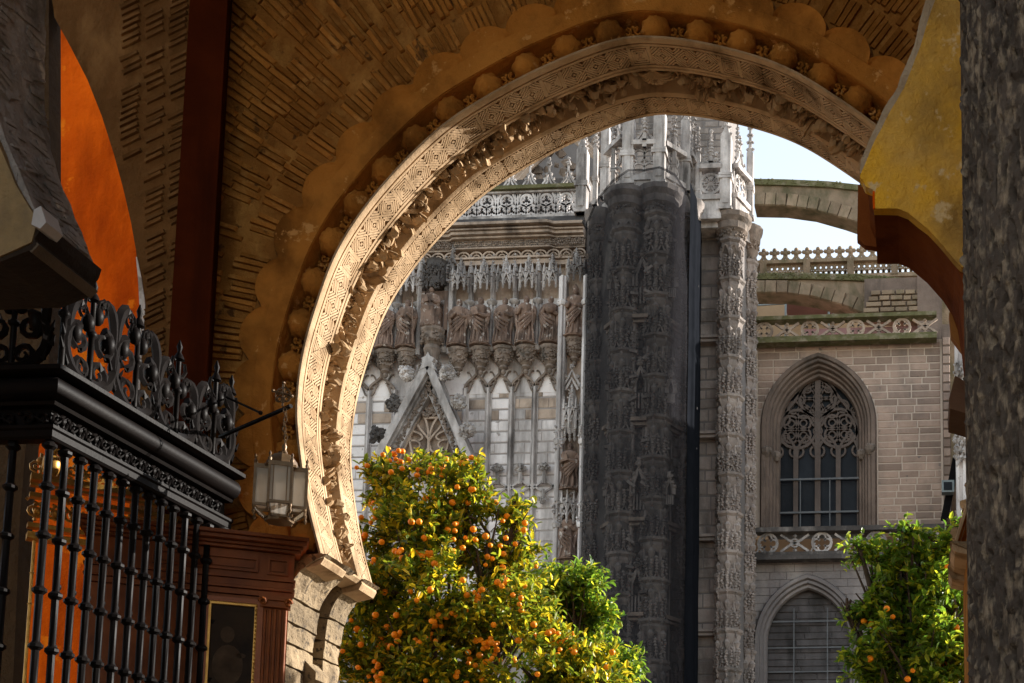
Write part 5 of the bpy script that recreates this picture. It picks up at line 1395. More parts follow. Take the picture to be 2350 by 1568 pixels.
for r_ in range(5):
    px = 1975+r_*6
    while px < 2105: w = rnd.uniform(20,40); link('stone_block', me, ft, Matrix.Translation((FX(px+w/2,65.3,1000),65.36-rnd.uniform(0,.1),FZ(728-r_*13,65.3,1900))) @ Matrix.Diagonal((w*.021-.04,.16,.24,1))); px += w
# crested roof parapet against the sky
Yc2 = 76.0
cp_ = thing('crested_parapet', 'pierced stone parapet with a row of fleur finials against the pale sky', 'parapet', (FX(1900,Yc2,1000),Yc2,FZ(640,Yc2,1900)))
x0,x1 = FX(1690,Yc2,1000),FX(2330,Yc2,1000); za = FZ(638,Yc2,1900)
def zz_(py): return FZ(py,Yc2,1900)
mb = MB(); mb.box(x0,x1,Yc2-.3,Yc2+.3,zz_(645),zz_(636)); mb.box(x0,x1,Yc2-.3,Yc2+.3,zz_(606),zz_(598)); mb.build('rail', BUTTST, cp_)
step = 26.5*Yc2/FPX; x = x0+step*.4; i = 0
while x < x1:
    mb = MB(); w = step*.42
    mb.tube([(x-w,Yc2,zz_(598)),(x-w*.25,Yc2,zz_(589)),(x-w*.25,Yc2,zz_(582))],.10,4); mb.tube([(x+w,Yc2,zz_(598)),(x+w*.25,Yc2,zz_(589)),(x+w*.25,Yc2,zz_(582))],.10,4)
    mb.ball((x,Yc2,zz_(580)),.17,7,5); mb.ball((x-.2,Yc2,zz_(577)),.13,6,4); mb.ball((x+.2,Yc2,zz_(577)),.13,6,4); mb.ball((x,Yc2,zz_(571)),.14,6,4)
    mb.build('fleur_finial', BUTTST, cp_, smooth=.9)
    mb = MB()
    for q in (0,.5):
        cx = x-step/4+q*step; rx = step*.2
        mb.tube([(cx+rx*math.cos(a*2*PI/10),Yc2,zz_(628)+.19*math.sin(a*2*PI/10)) for a in range(10)],.07,4,True)
        mb.tube([(cx+rx*.8*math.cos(a*2*PI/8),Yc2,zz_(614)+.14*math.sin(a*2*PI/8)) for a in range(8)],.06,4,True)
        mb.tube([(cx-step/4,Yc2,zz_(636)),(cx-step/4,Yc2,zz_(606))],.07,4)
    if i%4==2: mb.box(x-.2,x+.2,Yc2-.35,Yc2+.35,zz_(640),zz_(600))
    mb.build('tracery_panel', BUTTST, cp_, smooth=.9); x += step; i += 1
mb = MB(); mb.box(x0,x1,Yc2+.0,Yc2+1,20,zz_(646)); mb.build('parapet_wall', BUTTST, cp_)
# tan wall with red cloth strip and thin rails behind the balustrade
tn = thing('roof_wall', 'tan roof storey wall seen under the lower flying buttress', 'wall', (FX(1850,72,1000),72,0))
mb = MB(); mb.box(FX(1700,72,1000),FX(2120,72,1000),72,73,20,FZ(672,72,1900)); mb.build('wall_body', TANWALL, tn)
mb = MB(); 
for d in (0,9): og = ogive(FX(1840+d,71.9,1000),FX(1915-d,71.9,1000),FZ(742,71.9,1900),FZ(700+d,71.9,1900),8); mb.tube([(x,71.9,z_) for x,z_ in og],.14,5)
mb.build('small_arch_moulding', WINMOULD, tn)
rc = thing('red_roof_strip', 'dull red strip of roof cloth lying behind the balustrade', 'roof cover', (FX(1830,70,1000),70,FZ(690,70,1900)))
mb = MB(); mb.prismz([(FX(1800,70,1000),70),(FX(1905,70,1000),70),(FX(1905,70,1000),71.5),(FX(1800,70,1000),71.5)],FZ(692,70,1900),FZ(682,70,1900)); mb.build('cloth', ROOFRED, rc)
mb = MB(); mb.prismz([(FX(1840,66.2,1000),66.2),(FX(2140,66.2,1000),66.2),(FX(2140,66.2,1000),67),(FX(1840,66.2,1000),67)],FZ(768,66.2,1900),FZ(754,66.2,1900)); mb.build('cloth', ROOFRED, rc)
rl = thing('thin_roof_rail', 'thin pale metal rail standing before the tan roof wall', 'railing', (FX(1800,69,1000),69,FZ(770,69,1900)))
mb = MB(); mb.bar((FX(1735,69,1000),69,FZ(695,69,1900)),(FX(1905,69,1000),69,FZ(690,69,1900)),.1,.1); mb.build('top_bar', LAMPMET, rl)
for px in (1802,1902): mb = MB(); mb.bar((FX(px,69,1000),69,FZ(775,69,1900)),(FX(px,69,1000),69,FZ(682,69,1900)),.11,.11); mb.build('post', LAMPMET, rl)

# white pinnacled pier at the far right and floodlight
wp = thing('white_pinnacled_pier', 'pale gothic pier fragment seen between the wing wall and the near column', 'pier', (FX(2208,59,1000),59,0))
mb = MB(); x = FX(2212,59,1000)
mb.box(x-.35,x+.8,59,60,0,FZ(790,59,1900)); 
for q in (-.3,0,.3): mb.tube([(x+q,58.9,5),(x+q,58.9,FZ(800,59,1900))],.07,5)
mb.build('shaft', WHITEST, wp)
for py in (860,985,1010,1035,1060,960): 
    mb = MB(); 
    for k_ in range(24): mb.octa((x+rnd.uniform(-.45,.4),58.75+rnd.uniform(-.15,.1),FZ(py+rnd.uniform(-14,14),59,1900)),(.1,.1,.15))
    mb.tube([(x-.35,58.8,FZ(py+20,59,1900)),(x-.1,58.75,FZ(py-2,59,1900)),(x,58.7,FZ(py-22,59,1900)),(x+.15,58.75,FZ(py,59,1900)),(x+.4,58.8,FZ(py+20,59,1900))],.07,4)
    mb.build('crocketed_canopy', GREYWH, wp)
fl = thing('floodlight', 'small grey blue floodlight box on the dark sloping strut beside the wing wall', 'floodlight', (FX(2172,62,1000),62,FZ(1150,62,1900)))
F_ = lambda px,py,Y=62: (FX(px,Y,1000),Y,FZ(py,Y,1900))
mb = MB(); mb.box(F_(2160,0)[0],F_(2188,0)[0],61.7,62.2,F_(0,1140)[2],F_(0,1113)[2]); mb.build('housing', LAMPMET, fl)
mb = MB(); mb.box(F_(2164,0)[0],F_(2183,0)[0],61.66,61.698,F_(0,1136)[2],F_(0,1118)[2]); mb.build('lens', GLASS, fl)
mb = MB(); mb.bar(F_(2165,1200,62.4),F_(2195,1055,62.4),.35,.3); mb.build('strut', IRON, fl)

# unseen church block added behind the near column to keep sun off the tower
cb = thing('sun_blocking_church', 'unseen church block added beyond the brown wing wall to shade the tower', 'church', (20,66,0))
mb = MB(); mb.box(3.4,46,58.8,76,0,28.5); mb.build('wall', TURRET, cb)
mb = MB(); mb.box(3.2,46.2,58.5,76.2,28.502,29.2); mb.build('cornice', TURRET, cb)
# ================================================================== LEFT JAMB under the horseshoe foot (sunlit limestone blocks)
jamb = thing('limestone_jamb', 'sunlit honey limestone jamb blocks curving up under the left foot of the arch', 'pier', (-4.9,10.7,0))
jp = [at(px,py,YF) for px,py in ((872,1351),(845,1362),(818,1384),(800,1408),(789,1440),(782,1482),(777,1530),(774,1600))]
jx = [v.x for v in jp]; jz = [v.z for v in jp]
def jxat(z): return float(np.interp(-z, [-v for v in jz], jx)) if z > jz[-1] else jx[-1]
lev = [jz[0], FZ(1437,YF,800), FZ(1487,YF,800), FZ(1530,YF,800), FZ(1578,YF,800), 2.95, 2.4, 1.8, 1.2, .6, 0]
for (f0,f1,dx) in ((.0,.53,0),(.532,.70,-.16),(.702,1.0,0)):
    L2 = lev if dx == 0 else [lev[0], lev[3], 1.8, 0]
    for i,(za,zb) in enumerate(zip(L2,L2[1:])):
        g_ = .010; zs = np.linspace(za-(0 if i==0 else g_), zb+g_, 6)
        ddx = dx*(0 if False else 1)
        if dx and i == 0: zs = np.linspace(za-.28, zb+g_, 6)
        poly = [(jxat(z_)+ddx+(rnd.uniform(-.003,.003) if dx==0 else 0), z_) for z_ in zs]
        poly = [(-5.6,zs[0])] + poly + [(-5.6,zs[-1])]
        y0 = D(f0)+(-.02 if f0==0 else .0); y1 = D(f1)
        displaced_slab(poly, y0, y1, 'stone_block', LIME, jamb, .016, 6, 2, 11+i*3+f0*7)
mb = MB(); x = jxat(FZ(1560,YF,800)); y0,y1 = D(.38),D(.62)
z0 = FZ(1555,D(.5),730); mb.prism([(x-.2,z0+.13),(x+.0,z0+.12),(x+.10,z0+.02),(x+.10,z0-.04),(x-.2,z0-.16)], y0, y1); mb.build('bracket_shelf', LIME, jamb)
rj = thing('limestone_jamb_right', 'brown limestone jamb under the right foot of the arch, mostly hidden by the near column', 'pier', (.6,10.7,0))
rj.name = 'right_jamb'; WLOC['right_jamb'] = Vector((.6,10.7,0))
for i,(za,zb) in enumerate(zip(lev,lev[1:])):
    zs = np.linspace(za-(0 if i==0 else .01), zb+.01, 6); poly = [(-4.39-jxat(z_)+.02,z_) for z_ in zs]
    displaced_slab([(1.3,zs[0])]+poly+[(1.3,zs[-1])], YN-.02, YF, 'stone_block', LIME, rj, .014, 6, 2, 50+i)

# ================================================================== DARK WOOD RETABLE on the angled wall beside the jamb
RA = Vector((FX(490,9.80,1300),9.80,0)); RBv = Vector((FX(725,10.13,1300),10.13,0)); RU = (RBv-RA).normalized(); RN = Vector((RU.y,-RU.x,0))   # RN towards the viewer
def rpt(px,py):
    v = CM @ Vector(((px-PPX)/FPX,-(py-PPY)/FPX,-1)); t = (RA-EYE).dot(RN)/v.dot(RN); p = EYE+v*t; return (p-RA).dot(RU), p.z
RM = Matrix(((RU.x,-RN.x,0,RA.x),(RU.y,-RN.y,0,RA.y),(0,0,1,0),(0,0,0,1)))     # local x along, y into the wall, z up
ret = thing('wooden_retable', 'dark red carved wooden retable with fluted pilaster and gilt edged painting', 'retable', (RA.x,RA.y,0))
def rbox(name, px0, px1, py0, py1, d0, d1, m, parent=None, **kw):
    a = rpt(px0,(py0+py1)/2)[0]; b_ = rpt(px1,(py0+py1)/2)[0]; mx = (px0+px1)/2; z1 = rpt(mx,py0)[1]; z0 = rpt(mx,py1)[1]
    mb = MB(); mb.box(a,b_,-d1,-d0,z0,z1); mb.v = [tuple(RM @ Vector(v)) for v in mb.v]; return mb.build(name, m, parent or ret, **kw)
zR = lambda py: rpt(610,py)[1]
uR = lambda px: rpt(px,1350)[0]
def rmold(name, levels, u0, u1, m=WOOD):
    for (py0,py1,d) in levels:
        mb = MB(); mb.box(u0-d*.4,u1+d*.5,-d,.12,zR(py1)+.0015,zR(py0)); mb.v = [tuple(RM @ Vector(v)) for v in mb.v]; mb.build(name, m, ret)
u0, u1 = uR(200), uR(672)
rmold('cornice', [(1240,1248,.20),(1249,1257,.17),(1258,1264,.12),(1265,1271,.09)], u0, u1)
rmold('entablature', [(1272,1330,.045)], u0, u1-.02)
rmold('architrave', [(1331,1337,.075),(1338,1352,.055),(1353,1359,.07),(1360,1372,.045)], u0, u1-.02)
for px in (520,560):
    pass
for (a,b_,c,d_) in ((612,660,1285,1322),(345,590,1288,1320)):
    mb = MB(); ua,ub,za,zb = uR(a),uR(b_),zR(c),zR(d_)
    for (x0,x1,z0,z1) in ((ua,ub,za-.015,za),(ua,ub,zb,zb+.015),(ua,ua+.015,zb+.0151,za-.0151),(ub-.015,ub,zb+.0151,za-.0151)): mb.box(x0,x1,-.065,-.046,z0,z1)
    mb.box(ua+.03,ub-.03,-.056,-.046,zb+.03,za-.03)
    mb.v = [tuple(RM @ Vector(v)) for v in mb.v]; mb.build('raised_panel', WOOD, ret)
mb = MB(); uc = uR(634); 
for (z0,z1,w,d) in ((zR(1383),zR(1373),.12,.11),(zR(1391),zR(1383.5),.10,.09),(zR(1398),zR(1391.5),.11,.10)): mb.box(uc-w,uc+w,-d,0,z0,z1)
for sg in (-1,1): mb.tube([(uc+sg*(.09+.03*math.cos(k*.7)*(1-k*.08)),-.11,zR(1382)+.03*math.sin(k*.7)*(1-k*.08)-.02) for k in range(9)],.012,5)
mb.v = [tuple(RM @ Vector(v)) for v in mb.v]; mb.build('pilaster_capital', WOOD, ret)
mb = MB(); mb.box(uc-.095,uc+.095,-.05,0,.9,zR(1398.5)); mb.v = [tuple(RM @ Vector(v)) for v in mb.v]; pil = mb.build('pilaster', WOOD, ret)
for q in range(5):
    mb = MB(); x = uc-.074+.037*q; mb.lathe([(.014,.95),(.014,zR(1402))],(x,-.055,0),7); mb.v = [tuple(RM @ Vector(v)) for v in mb.v]; mb.build('flute_rib', WOOD, pil, smooth=.9)
mb = MB(); mb.box(uR(200),uc-.0951,-.02,.05,.9,zR(1373)); mb.v = [tuple(RM @ Vector(v)) for v in mb.v]; mb.build('back_board', WOOD, ret)
fu0, fu1, fz1 = uR(478), uR(597), zR(1390)
mb = MB(); 
for (x0,x1,z0,z1) in ((fu0+.012,fu1-.012,fz1-.03,fz1-.012),(fu1-.03,fu1-.012,.95,fz1-.0301),(fu0+.012,fu0+.03,.95,fz1-.0301)): mb.box(x0,x1,-.06,-.021,z0,z1)
mb.v = [tuple(RM @ Vector(v)) for v in mb.v]; fr = mb.build('gilt_frame', GILT, ret)
mb = MB()
mb2 = MB()
for (x0,x1,z0,z1) in ((fu0-.03,fu1+.03,fz1-.0115,fz1+.025),(fu1-.0115,fu1+.03,.95,fz1-.0118),(fu0-.03,fu0+.0115,.95,fz1-.0118)): mb2.box(x0,x1,-.075,-.021,z0,z1)
mb2.v = [tuple(RM @ Vector(v)) for v in mb2.v]; mb2.build('frame_moulding', mat('bright_frame_wood',(.30,.085,.016),(.20,.05,.010),5,.4,.1,30,spec=.3), ret)
z = 1.0
while z < fz1-.02: mb.octa((fu1-.015,-.065,z),(.014,.012,.02)); z += .032
mb.v = [tuple(RM @ Vector(v)) for v in mb.v]; o = mb.build('gilt_beading', GILT, fr); o['kind'] = 'stuff'
mb = MB(); mb.box(fu0+.031,fu1-.031,-.035,-.022,.95,fz1-.031); mb.v = [tuple(RM @ Vector(v)) for v in mb.v]; pc = mb.build('painting', PICT, ret)
PF = mat('painted_face',(.085,.055,.033),(.035,.022,.013),6,.6,0,spec=.1); 
mb = MB(); mm = (fu0+fu1)/2
for (x,z,rx,rz) in ((mm-.03,fz1-.26,.05,.065),(mm-.02,fz1-.50,.11,.16),(mm+.07,fz1-.42,.035,.02)):
    mb.add([(x+rx*math.cos(a*PI/8),-.037,z+rz*math.sin(a*PI/8)) for a in range(16)],[tuple(range(16))])
mb.v = [tuple(RM @ Vector(v)) for v in mb.v]; mb.build('painted_figure', PF, pc, fix=False)

# ================================================================== IRON GRILLE
gr = thing('iron_grille', 'black wrought iron chapel grille with collared bars, heavy cornice and scroll cresting', 'grille', (FX(112,8.0,1050),8.0,0))
GA = Vector((FX(112,8.0,1050),8.0,0)); GB = Vector((FX(498,9.86,1300),9.86,0)); GU = (GB-GA); GL = GU.length; GU.normalize(); GN = Vector((GU.y,-GU.x,0))
gz = lambda py: FZ(py,7.9,140)
GF = GA + Vector((-1.6,0,0))
def gp(u, d, z): p = GA+GU*u+GN*d; return Vector((p.x,p.y,z))          # side run; d outward (to the right)
def fp(u, d, z): return Vector((GA.x-u, GA.y-d, z))                     # front run; d towards the viewer
# cornice profile swept along front run + mitre + side run
def gsweep(name, prof, m, closed=True, smooth=.6, parent=None):
    mb = MB(); k = len(prof); vs = []; fs = []
    mit = (Vector((0,-1,0))+GN).normalized(); c = 1/max(.2,mit.dot(GN))
    st = [(GF,Vector((0,-1,0)),1),(GA,mit,c),(GB+GU*.08,GN,1)]
    for (P,nv,s) in st:
        for d,z in prof: vs.append((P.x+nv.x*d*s,P.y+nv.y*d*s,z))
    for i in range(2):
        for j in range(k): j2=(j+1)%k; fs.append((i*k+j,i*k+j2,(i+1)*k+j2,(i+1)*k+j))
    fs.append(tuple(range(k))); fs.append(tuple(2*k+j for j in range(k-1,-1,-1)))
    mb.add(vs,fs); return mb.build(name,m,parent or gr,smooth=smooth)
z_top, z_t1, z_t0, z_f1, z_f0, z_r0 = gz(838),gz(856),gz(912),gz(920),gz(968),gz(998)
gsweep('crown_fillet',[(-.05,z_t1),(.13,z_t1),(.15,z_t1+.012),(.15,z_top-.012),(.12,z_top),(-.05,z_top)],IRON)
rt = (z_t1-z_t0)/2; zm = (z_t1+z_t0)/2
gsweep('half_round_moulding',[(-.04,z_t0+.001)]+[(.03+.085*math.cos(a),zm+rt*.98*math.sin(a)) for a in np.linspace(-PI/2,PI/2,12)]+[(-.04,z_t1-.001)],IRON,smooth=.9)
gsweep('upper_rail',[(-.03,z_f1),(.05,z_f1),(.06,z_t0-.002),(-.03,z_t0-.002)],IRON)
gsweep('lower_rail',[(-.04,z_r0),(.035,z_r0),(.05,z_r0+.015),(.05,z_f0-.03),(.065,z_f0-.02),(.065,z_f0),(-.04,z_f0)],IRON)
gsweep('frieze_back',[(-.03,z_f0+.001),(-.015,z_f0+.001),(-.015,z_f1-.001),(-.03,z_f1-.001)],IRON)
def spiral(c, r0, turns, a0, sg, n=16):
    return [(c[0]+sg*r0*(1-.78*i/n)*math.cos(a0+turns*2*PI*i/n), c[1]+r0*(1-.78*i/n)*math.sin(a0+turns*2*PI*i/n)) for i in range(n+1)]
fh = (z_f1-z_f0)
def frieze(fn, L_, cnt):
    for i in range(cnt):
        u = L_*(i+.5)/cnt; mb = MB(); zc_ = (z_f0+z_f1)/2; st = L_/cnt
        for sg in (-1,1):
            mb.tube([fn(u+a,.005,b_) for a,b_ in spiral((sg*st*.2,zc_),fh*.36,1.3,PI/2*sg,sg,12)],.009,5)
            mb.ball(fn(u+sg*st*.38,.01,zc_+fh*.2*sg),.018,6,4)
        mb.ball(fn(u,.015,zc_),(.022,.022,.03),7,5); mb.tube([fn(u-st*.45,.0,zc_-fh*.35),fn(u-st*.1,.02,zc_),fn(u+st*.45,.0,zc_+fh*.35)],.008,4)
        mb.build('frieze_scroll', IRON, gr, smooth=.9)
frieze(gp, GL, 12); frieze(fp, 1.6, 7)
def barm(r, z0, z1, knots):
    b = MB(); prof = [(r,z0)]
    for z in sorted(knots): prof += [(r,z-.03),(r*1.35,z-.022),(r*1.9,z-.010),(r*1.9,z+.008),(r*1.3,z+.02),(r,z+.03)]
    prof.append((r,z1)); b.lathe(prof,(0,0,0),8); return b.mesh('bar',IRON,.7,True)
kn = [z_r0-.03,z_r0-.30,z_r0-.62,z_r0-.98,z_r0-1.34,z_r0-1.7,z_r0-2.1,z_r0-2.5]
BARM = barm(.0235,.0,z_r0,kn); THIN = barm(.014,.3,z_r0-.55,[z_r0-.9,z_r0-1.3,z_r0-1.7])
n = 13
for i in range(n):
    u = GL*i/n; link('bar', BARM, gr, Matrix.Translation(gp(u,0,0)) @ Matrix.Rotation(rnd.uniform(0,1),4,'Z'))
for i in range(1,9): link('bar', BARM, gr, Matrix.Translation(fp(.245*i,0,0)))
for i in range(n): 
    if i in (0,): continue
    u = GL*(i+.5)/n; link('slim_bar', THIN, gr, Matrix.Translation(gp(u,-.05,0)))
b = MB(); prof = [(.05,0),(.05,.6)]
for z in (z_r0-1.9,z_r0-1.2,z_r0-.75,z_r0-.38): prof += [(.045,z-.05),(.075,z-.03),(.08,z),(.055,z+.02),(.045,z+.05)]
prof += [(.05,z_r0-.12),(.085,z_r0-.06),(.09,z_r0-.01)]
b.lathe(prof,tuple(gp(GL-.02,0,0)),12); b.build('turned_end_post', IRON, gr, smooth=.7)
# horizontal tie rails between the bars
for zz in (z_r0-.62,):
    pass
# cresting scrolls
def scroll(fn, u, w, h, sg, s=1.0):
    mb = MB()
    P = bez((u,z_top+.02),(u+sg*w*1.1,z_top+.02),(u+sg*w*1.2,z_top+h*.55),(u+sg*w*.45,z_top+h*.62),10)
    mb.tube([fn(a,.04,b_) for a,b_ in P],.030,5,sx=1.5)
    mb.tube([fn(a,.04,b_) for a,b_ in spiral((u+sg*w*.45,z_top+h*.48),h*.15,1.5,PI/2,-sg,14)],[.025-.001*i for i in range(15)],5,sx=1.5)
    mb.tube([fn(a,.04,b_) for a,b_ in spiral((u+sg*w*.30,z_top+h*.17),h*.13,1.4,-PI/2,sg,14)],[.024-.001*i for i in range(15)],5,sx=1.5)
    Q = bez((u+sg*w*.8,z_top+h*.42),(u+sg*w*1.0,z_top+h*.8),(u+sg*w*.55,z_top+h*1.0),(u+sg*w*.30,z_top+h*.86),8)
    mb.tube([fn(a,.04,b_) for a,b_ in Q],[.022,.025,.028,.030,.030,.028,.024,.02,.014],5,sx=1.5)
    mb.tube([fn(a,.04,b_) for a,b_ in spiral((u+sg*w*.38,z_top+h*.82),h*.09,1.3,PI/2,sg,10)],.012,5)
    c = fn(u+sg*w*.62,.04,z_top+h*.52); mb.ball(c,(.05,.05,.075),8,6)
    c = fn(u+sg*w*.16,.04,z_top+h*.72); mb.ball(c,(.045,.045,.065),8,6)
    for k_ in range(3):
        t = P[3+k_*2]; mb.tube([fn(t[0],.04,t[1]),fn(t[0]+sg*w*.16,.05,t[1]-h*.03),fn(t[0]+sg*w*.26,.06,t[1]+h*.06)],[.016,.018,.004],5)
    mb.build('crest_scroll', IRON, gr, smooth=.9)
def finial(fn, u, h):
    mb = MB(); c = fn(u,.04,z_top)
    mb.lathe([(.020,0),(.020,h*.45),(.036,h*.47),(.036,h*.50),(.018,h*.53),(.018,h*.78),(.042,h*.80),(.03,h*.84),(.012,h*.88),(.022,h*.93),(.004,h*1.0)],tuple(c),8)
    for sg in (-1,1):
        mb.tube([fn(u+sg*a,.04,z_top+h*(.62+b_)) for a,b_ in ((0,0),(.05,.03),(.085,.10),(.07,.17),(.04,.16))],[.014,.016,.014,.012,.006],5)
    mb.build('crest_finial', IRON, gr, smooth=.8)
NM = 4
for i in range(NM):
    u = GL*(i+.5)/NM+.03; w = GL/NM*.5
    for sg in (-1,1): scroll(gp,u,w*1.12,.66+.12*math.sin(i*2.1+sg*.5),sg)
    finial(gp,u,.76+.05*(i%2))
finial(gp,GL-.0,.78)
for i in range(3):
    u = .27+.52*i
    for sg in (-1,1): scroll(fp,u,.25,.62,sg)
    finial(fp,u,.66)
finial(gp,0,.80)

# gilded altar rail in the chapel behind the bars
ar = thing('gilded_altar_rail', 'gilded openwork rail with scrolls glimmering behind the iron bars', 'altar rail', (-6.4,9.0,0))
AA = Vector((FX(70,9.2,1100),9.2,0)); AB = Vector((FX(500,10.02,1200),10.02,0)); AU = (AB-AA); AL = AU.length; AU.normalize(); AN = Vector((AU.y,-AU.x,0))
az = lambda py: FZ(py,9.4,150)
def ap_(u,d,z): p = AA+AU*u+AN*d; return Vector((p.x,p.y,z))
for (p0,p1,d) in ((1108,1122,.05),(1128,1134,.03),(1150,1160,.04),(1218,1228,.04),(1240,1254,.06)):
    mb = MB(); c = ap_(AL/2,0,(az(p0)+az(p1))/2); mb.obox(c,AU*AL/2,AN*d,(0,0,(az(p0)-az(p1))/2)); mb.build('rail', GILT, ar)
for i in range(11):
    u = AL*(i+.5)/11; mb = MB(); st = AL/11
    for sg in (-1,1):
        mb.tube([ap_(u+a,.02,b_) for a,b_ in spiral((sg*st*.22,(az(1165)+az(1212))/2),.062,1.4,PI/2,sg,12)],.011,5)
        mb.tube([ap_(u+a,.02,b_) for a,b_ in spiral((sg*st*.22,az(1090)),.05,1.4,-PI/2,sg,10)],.010,5)
    mb.ball(ap_(u,.02,az(1078)),.035,7,5); mb.ball(ap_(u,.03,az(1190)),.03,7,5); mb.tube([ap_(u,.02,az(1108)),ap_(u,.02,az(1060))],.012,5)
    for k_ in range(6): mb.octa(ap_(u+rnd.uniform(-.08,.08),.04,az(rnd.uniform(1162,1214))),.018)
    mb.build('gilded_scroll', GILT, ar, smooth=.9)
for i in range(5): 
    mb = MB(); p = ap_(AL*(i+.2)/5,0,0); mb.lathe([(.012,.4),(.012,az(1400)),(.02,az(1398)),(.012,az(1396)),(.012,az(1330)),(.02,az(1328)),(.012,az(1326)),(.012,az(1254))],tuple(p),7); mb.build('baluster', GILT, ar)
mb = MB(); p = ap_(.12,.05,az(1085)); mb.ball(p,(.07,.06,.10),10,7); mb.ball(p+Vector((.02,-.02,.12)),.05,9,6); mb.build('gilded_cherub', GILT, ar, smooth=1)

# ================================================================== LANTERN on its bracket
LY = 9.35; lp = lambda px,py: at(px,py,LY)
LC = lp(644,1130)
br = thing('lantern_bracket', 'dark iron bracket arm with scrolled cross reaching out from the grille', 'bracket', tuple(at(520,998,9.7)))
mb = MB(); A = at(505,1003,9.75); B = lp(668,932); mb.tube([A,B],.017,6); mb.build('arm', IRON, br)
mb = MB(); A2 = at(520,912,9.75); B2 = lp(598,948); mb.tube([A2,B2],.009,5); mb.ball(B2,.018,6,4); mb.build('stay', IRON, br)
mb = MB(); c = lp(650,905); K_ = .00302*.96
def lq(x,y): return (c.x+x*K_,LY,c.z-y*K_)
mb.tube([lq(0,-28),lq(0,32)],.008,5); mb.tube([lq(-26,-9),lq(22,6)],.007,5)
for sg in (-1,1):
    mb.tube([lq(sg*(10+9*math.cos(k_*.7)*(1-k_*.06)),12+9*math.sin(k_*.7)*(1-k_*.06)) for k_ in range(10)],.007,5)
    mb.tube([lq(sg*(11+8*math.cos(k_*.7)*(1-k_*.06)),-6+8*math.sin(k_*.7)*(1-k_*.06)) for k_ in range(10)],.006,5)
mb.tube([lq(20*math.cos(a*.5),20*math.sin(a*.5)+2) for a in range(13)],.005,5,True)
for p in ((0,-30),(-27,-10),(23,6),(0,0)): mb.ball(lq(*p),.014,6,4)
mb.build('scrolled_cross', LANTM, br, smooth=.9)
lan = thing('hanging_lantern', 'brass lantern with clear glass sides hanging on a chain from the bracket', 'lantern', tuple(LC))
chs = [(652,945),(654,968),(653,990),(655,1012),(654,1035)]
for i in range(10):
    p = lp(654+2*math.sin(i*1.3),942+10.5*i); mb = MB(); a = (i%2)*PI/2
    mb.tube([(p.x+.012*math.cos(t)*math.cos(a),p.y+.012*math.cos(t)*math.sin(a),p.z+.022*math.sin(t)) for t in np.linspace(0,2*PI,10)[:-1]],.0045,5,True); mb.build('chain_link', LANTM, lan, smooth=.9)
mb = MB(); p = lp(652,1050); mb.lathe([(.008,.0),(.03,.01),(.02,.03),(.028,.05),(.012,.08),(.018,.10),(.006,.13)],(p.x,p.y,p.z-.02),8); mb.build('hanger_knob', LANTM, lan, smooth=.8)
RL = Matrix.Translation(LC) @ Matrix.Rotation(math.radians(24),4,'Z')
def lb(mb): mb.v = [tuple(RL @ Vector(v)) for v in mb.v]
H1, H0 = .165, -.135; S1, S0 = .075, .175
mb = MB(); mb.lathe([(.150,H1),(.145,H1+.02),(.115,H1+.03),(.105,H1+.07),(.075,H1+.11),(.035,H1+.125),(.03,H1+.14)],(0,0,0),8); lb(mb); mb.build('dome_cap', LANTM, lan, smooth=.5)
mb = MB(); mb.lathe([(.02,H0-.10),(.10,H0-.095),(.105,H0-.07),(.10,H0-.06)],(0,0,0),8); lb(mb); mb.build('base_tray', LANTM, lan, smooth=.4)
for q in range(4):
    R4 = Matrix.Rotation(q*PI/2,4,'Z')
    def put(name, mbx, m, **kw): mbx.v = [tuple(RL @ (R4 @ Vector(v))) for v in mbx.v]; return mbx.build(name, m, lan, **kw)
    mb = MB(); w = .009
    for x in (-S1,S1):
        mb.box(x-w,x+w,-S0-w,-S0+w,H0,H1); mb.box(x-w,x+w,-S1-w,-S1+w,H0,H1)
    for z in (H0,H1-.02): 
        mb.box(-S1+w,S1-w,-S0-w,-S0+w,z,z+.02)
        for x in (-S1,S1): mb.box(x-w*.8,x+w*.8,-S0+w,-S1-w,z,z+.02)
    for x in (-S1*.62,S1*.62): mb.box(x-.004,x+.004,-S0-.005,-S0+.005,H0+.02,H1-.02)
    put('side_frame', mb, LANTM)
    mb = MB(); mb.box(-S1-w,S1+w,-S0-w,-S1+.02,H1,H1+.012); put('bay_roof', mb, LANTM)
    mb = MB(); mb.box(-S1+w,S1-w,-S0-.002,-S0+.002,H0+.02,H1-.02); put('glass_pane', mb, PANE)
    for x in (-S1,S1):
        mb = MB(); mb.box(x-.002,x+.002,-S0+w,-S1-w,H0+.02,H1-.02); put('glass_pane', mb, PANE)
    mb = MB()                                          # sloping lower panes and frame
    for x in (-S1,S1): mb.bar((x,-S0,H0),(x*.75,-.095,H0-.07),.012,.012)
    mb.bar((-S1*.75,-.095,H0-.07),(S1*.75,-.095,H0-.07),.014,.014); put('lower_frame', mb, LANTM)
    mb = MB(); mb.add([(-S1+w,-S0+.004,H0),(S1-w,-S0+.004,H0),(S1*.72,-.097,H0-.066),(-S1*.72,-.097,H0-.066)],[(0,1,2,3)]); put('lower_pane', mb, PANE, fix=False)
    for x in (-S1,S1):
        mb = MB(); mb.lathe([(.004,-.07),(.014,-.05),(.008,-.03),(.013,-.012),(.011,0)],(x,-S0,H0),6); put('drop_finial', mb, LANTM)
        mb = MB(); mb.lathe([(.012,0),(.014,.02),(.005,.035),(.011,.05),(.003,.07)],(x,-S0,H1+.012),6); put('top_finial', mb, LANTM)
mb = MB(); mb.lathe([(.012,-.05),(.012,.06)],(0,0,H0-.01),8); lb(mb); mb.build('candle_socket', LANTM, lan)
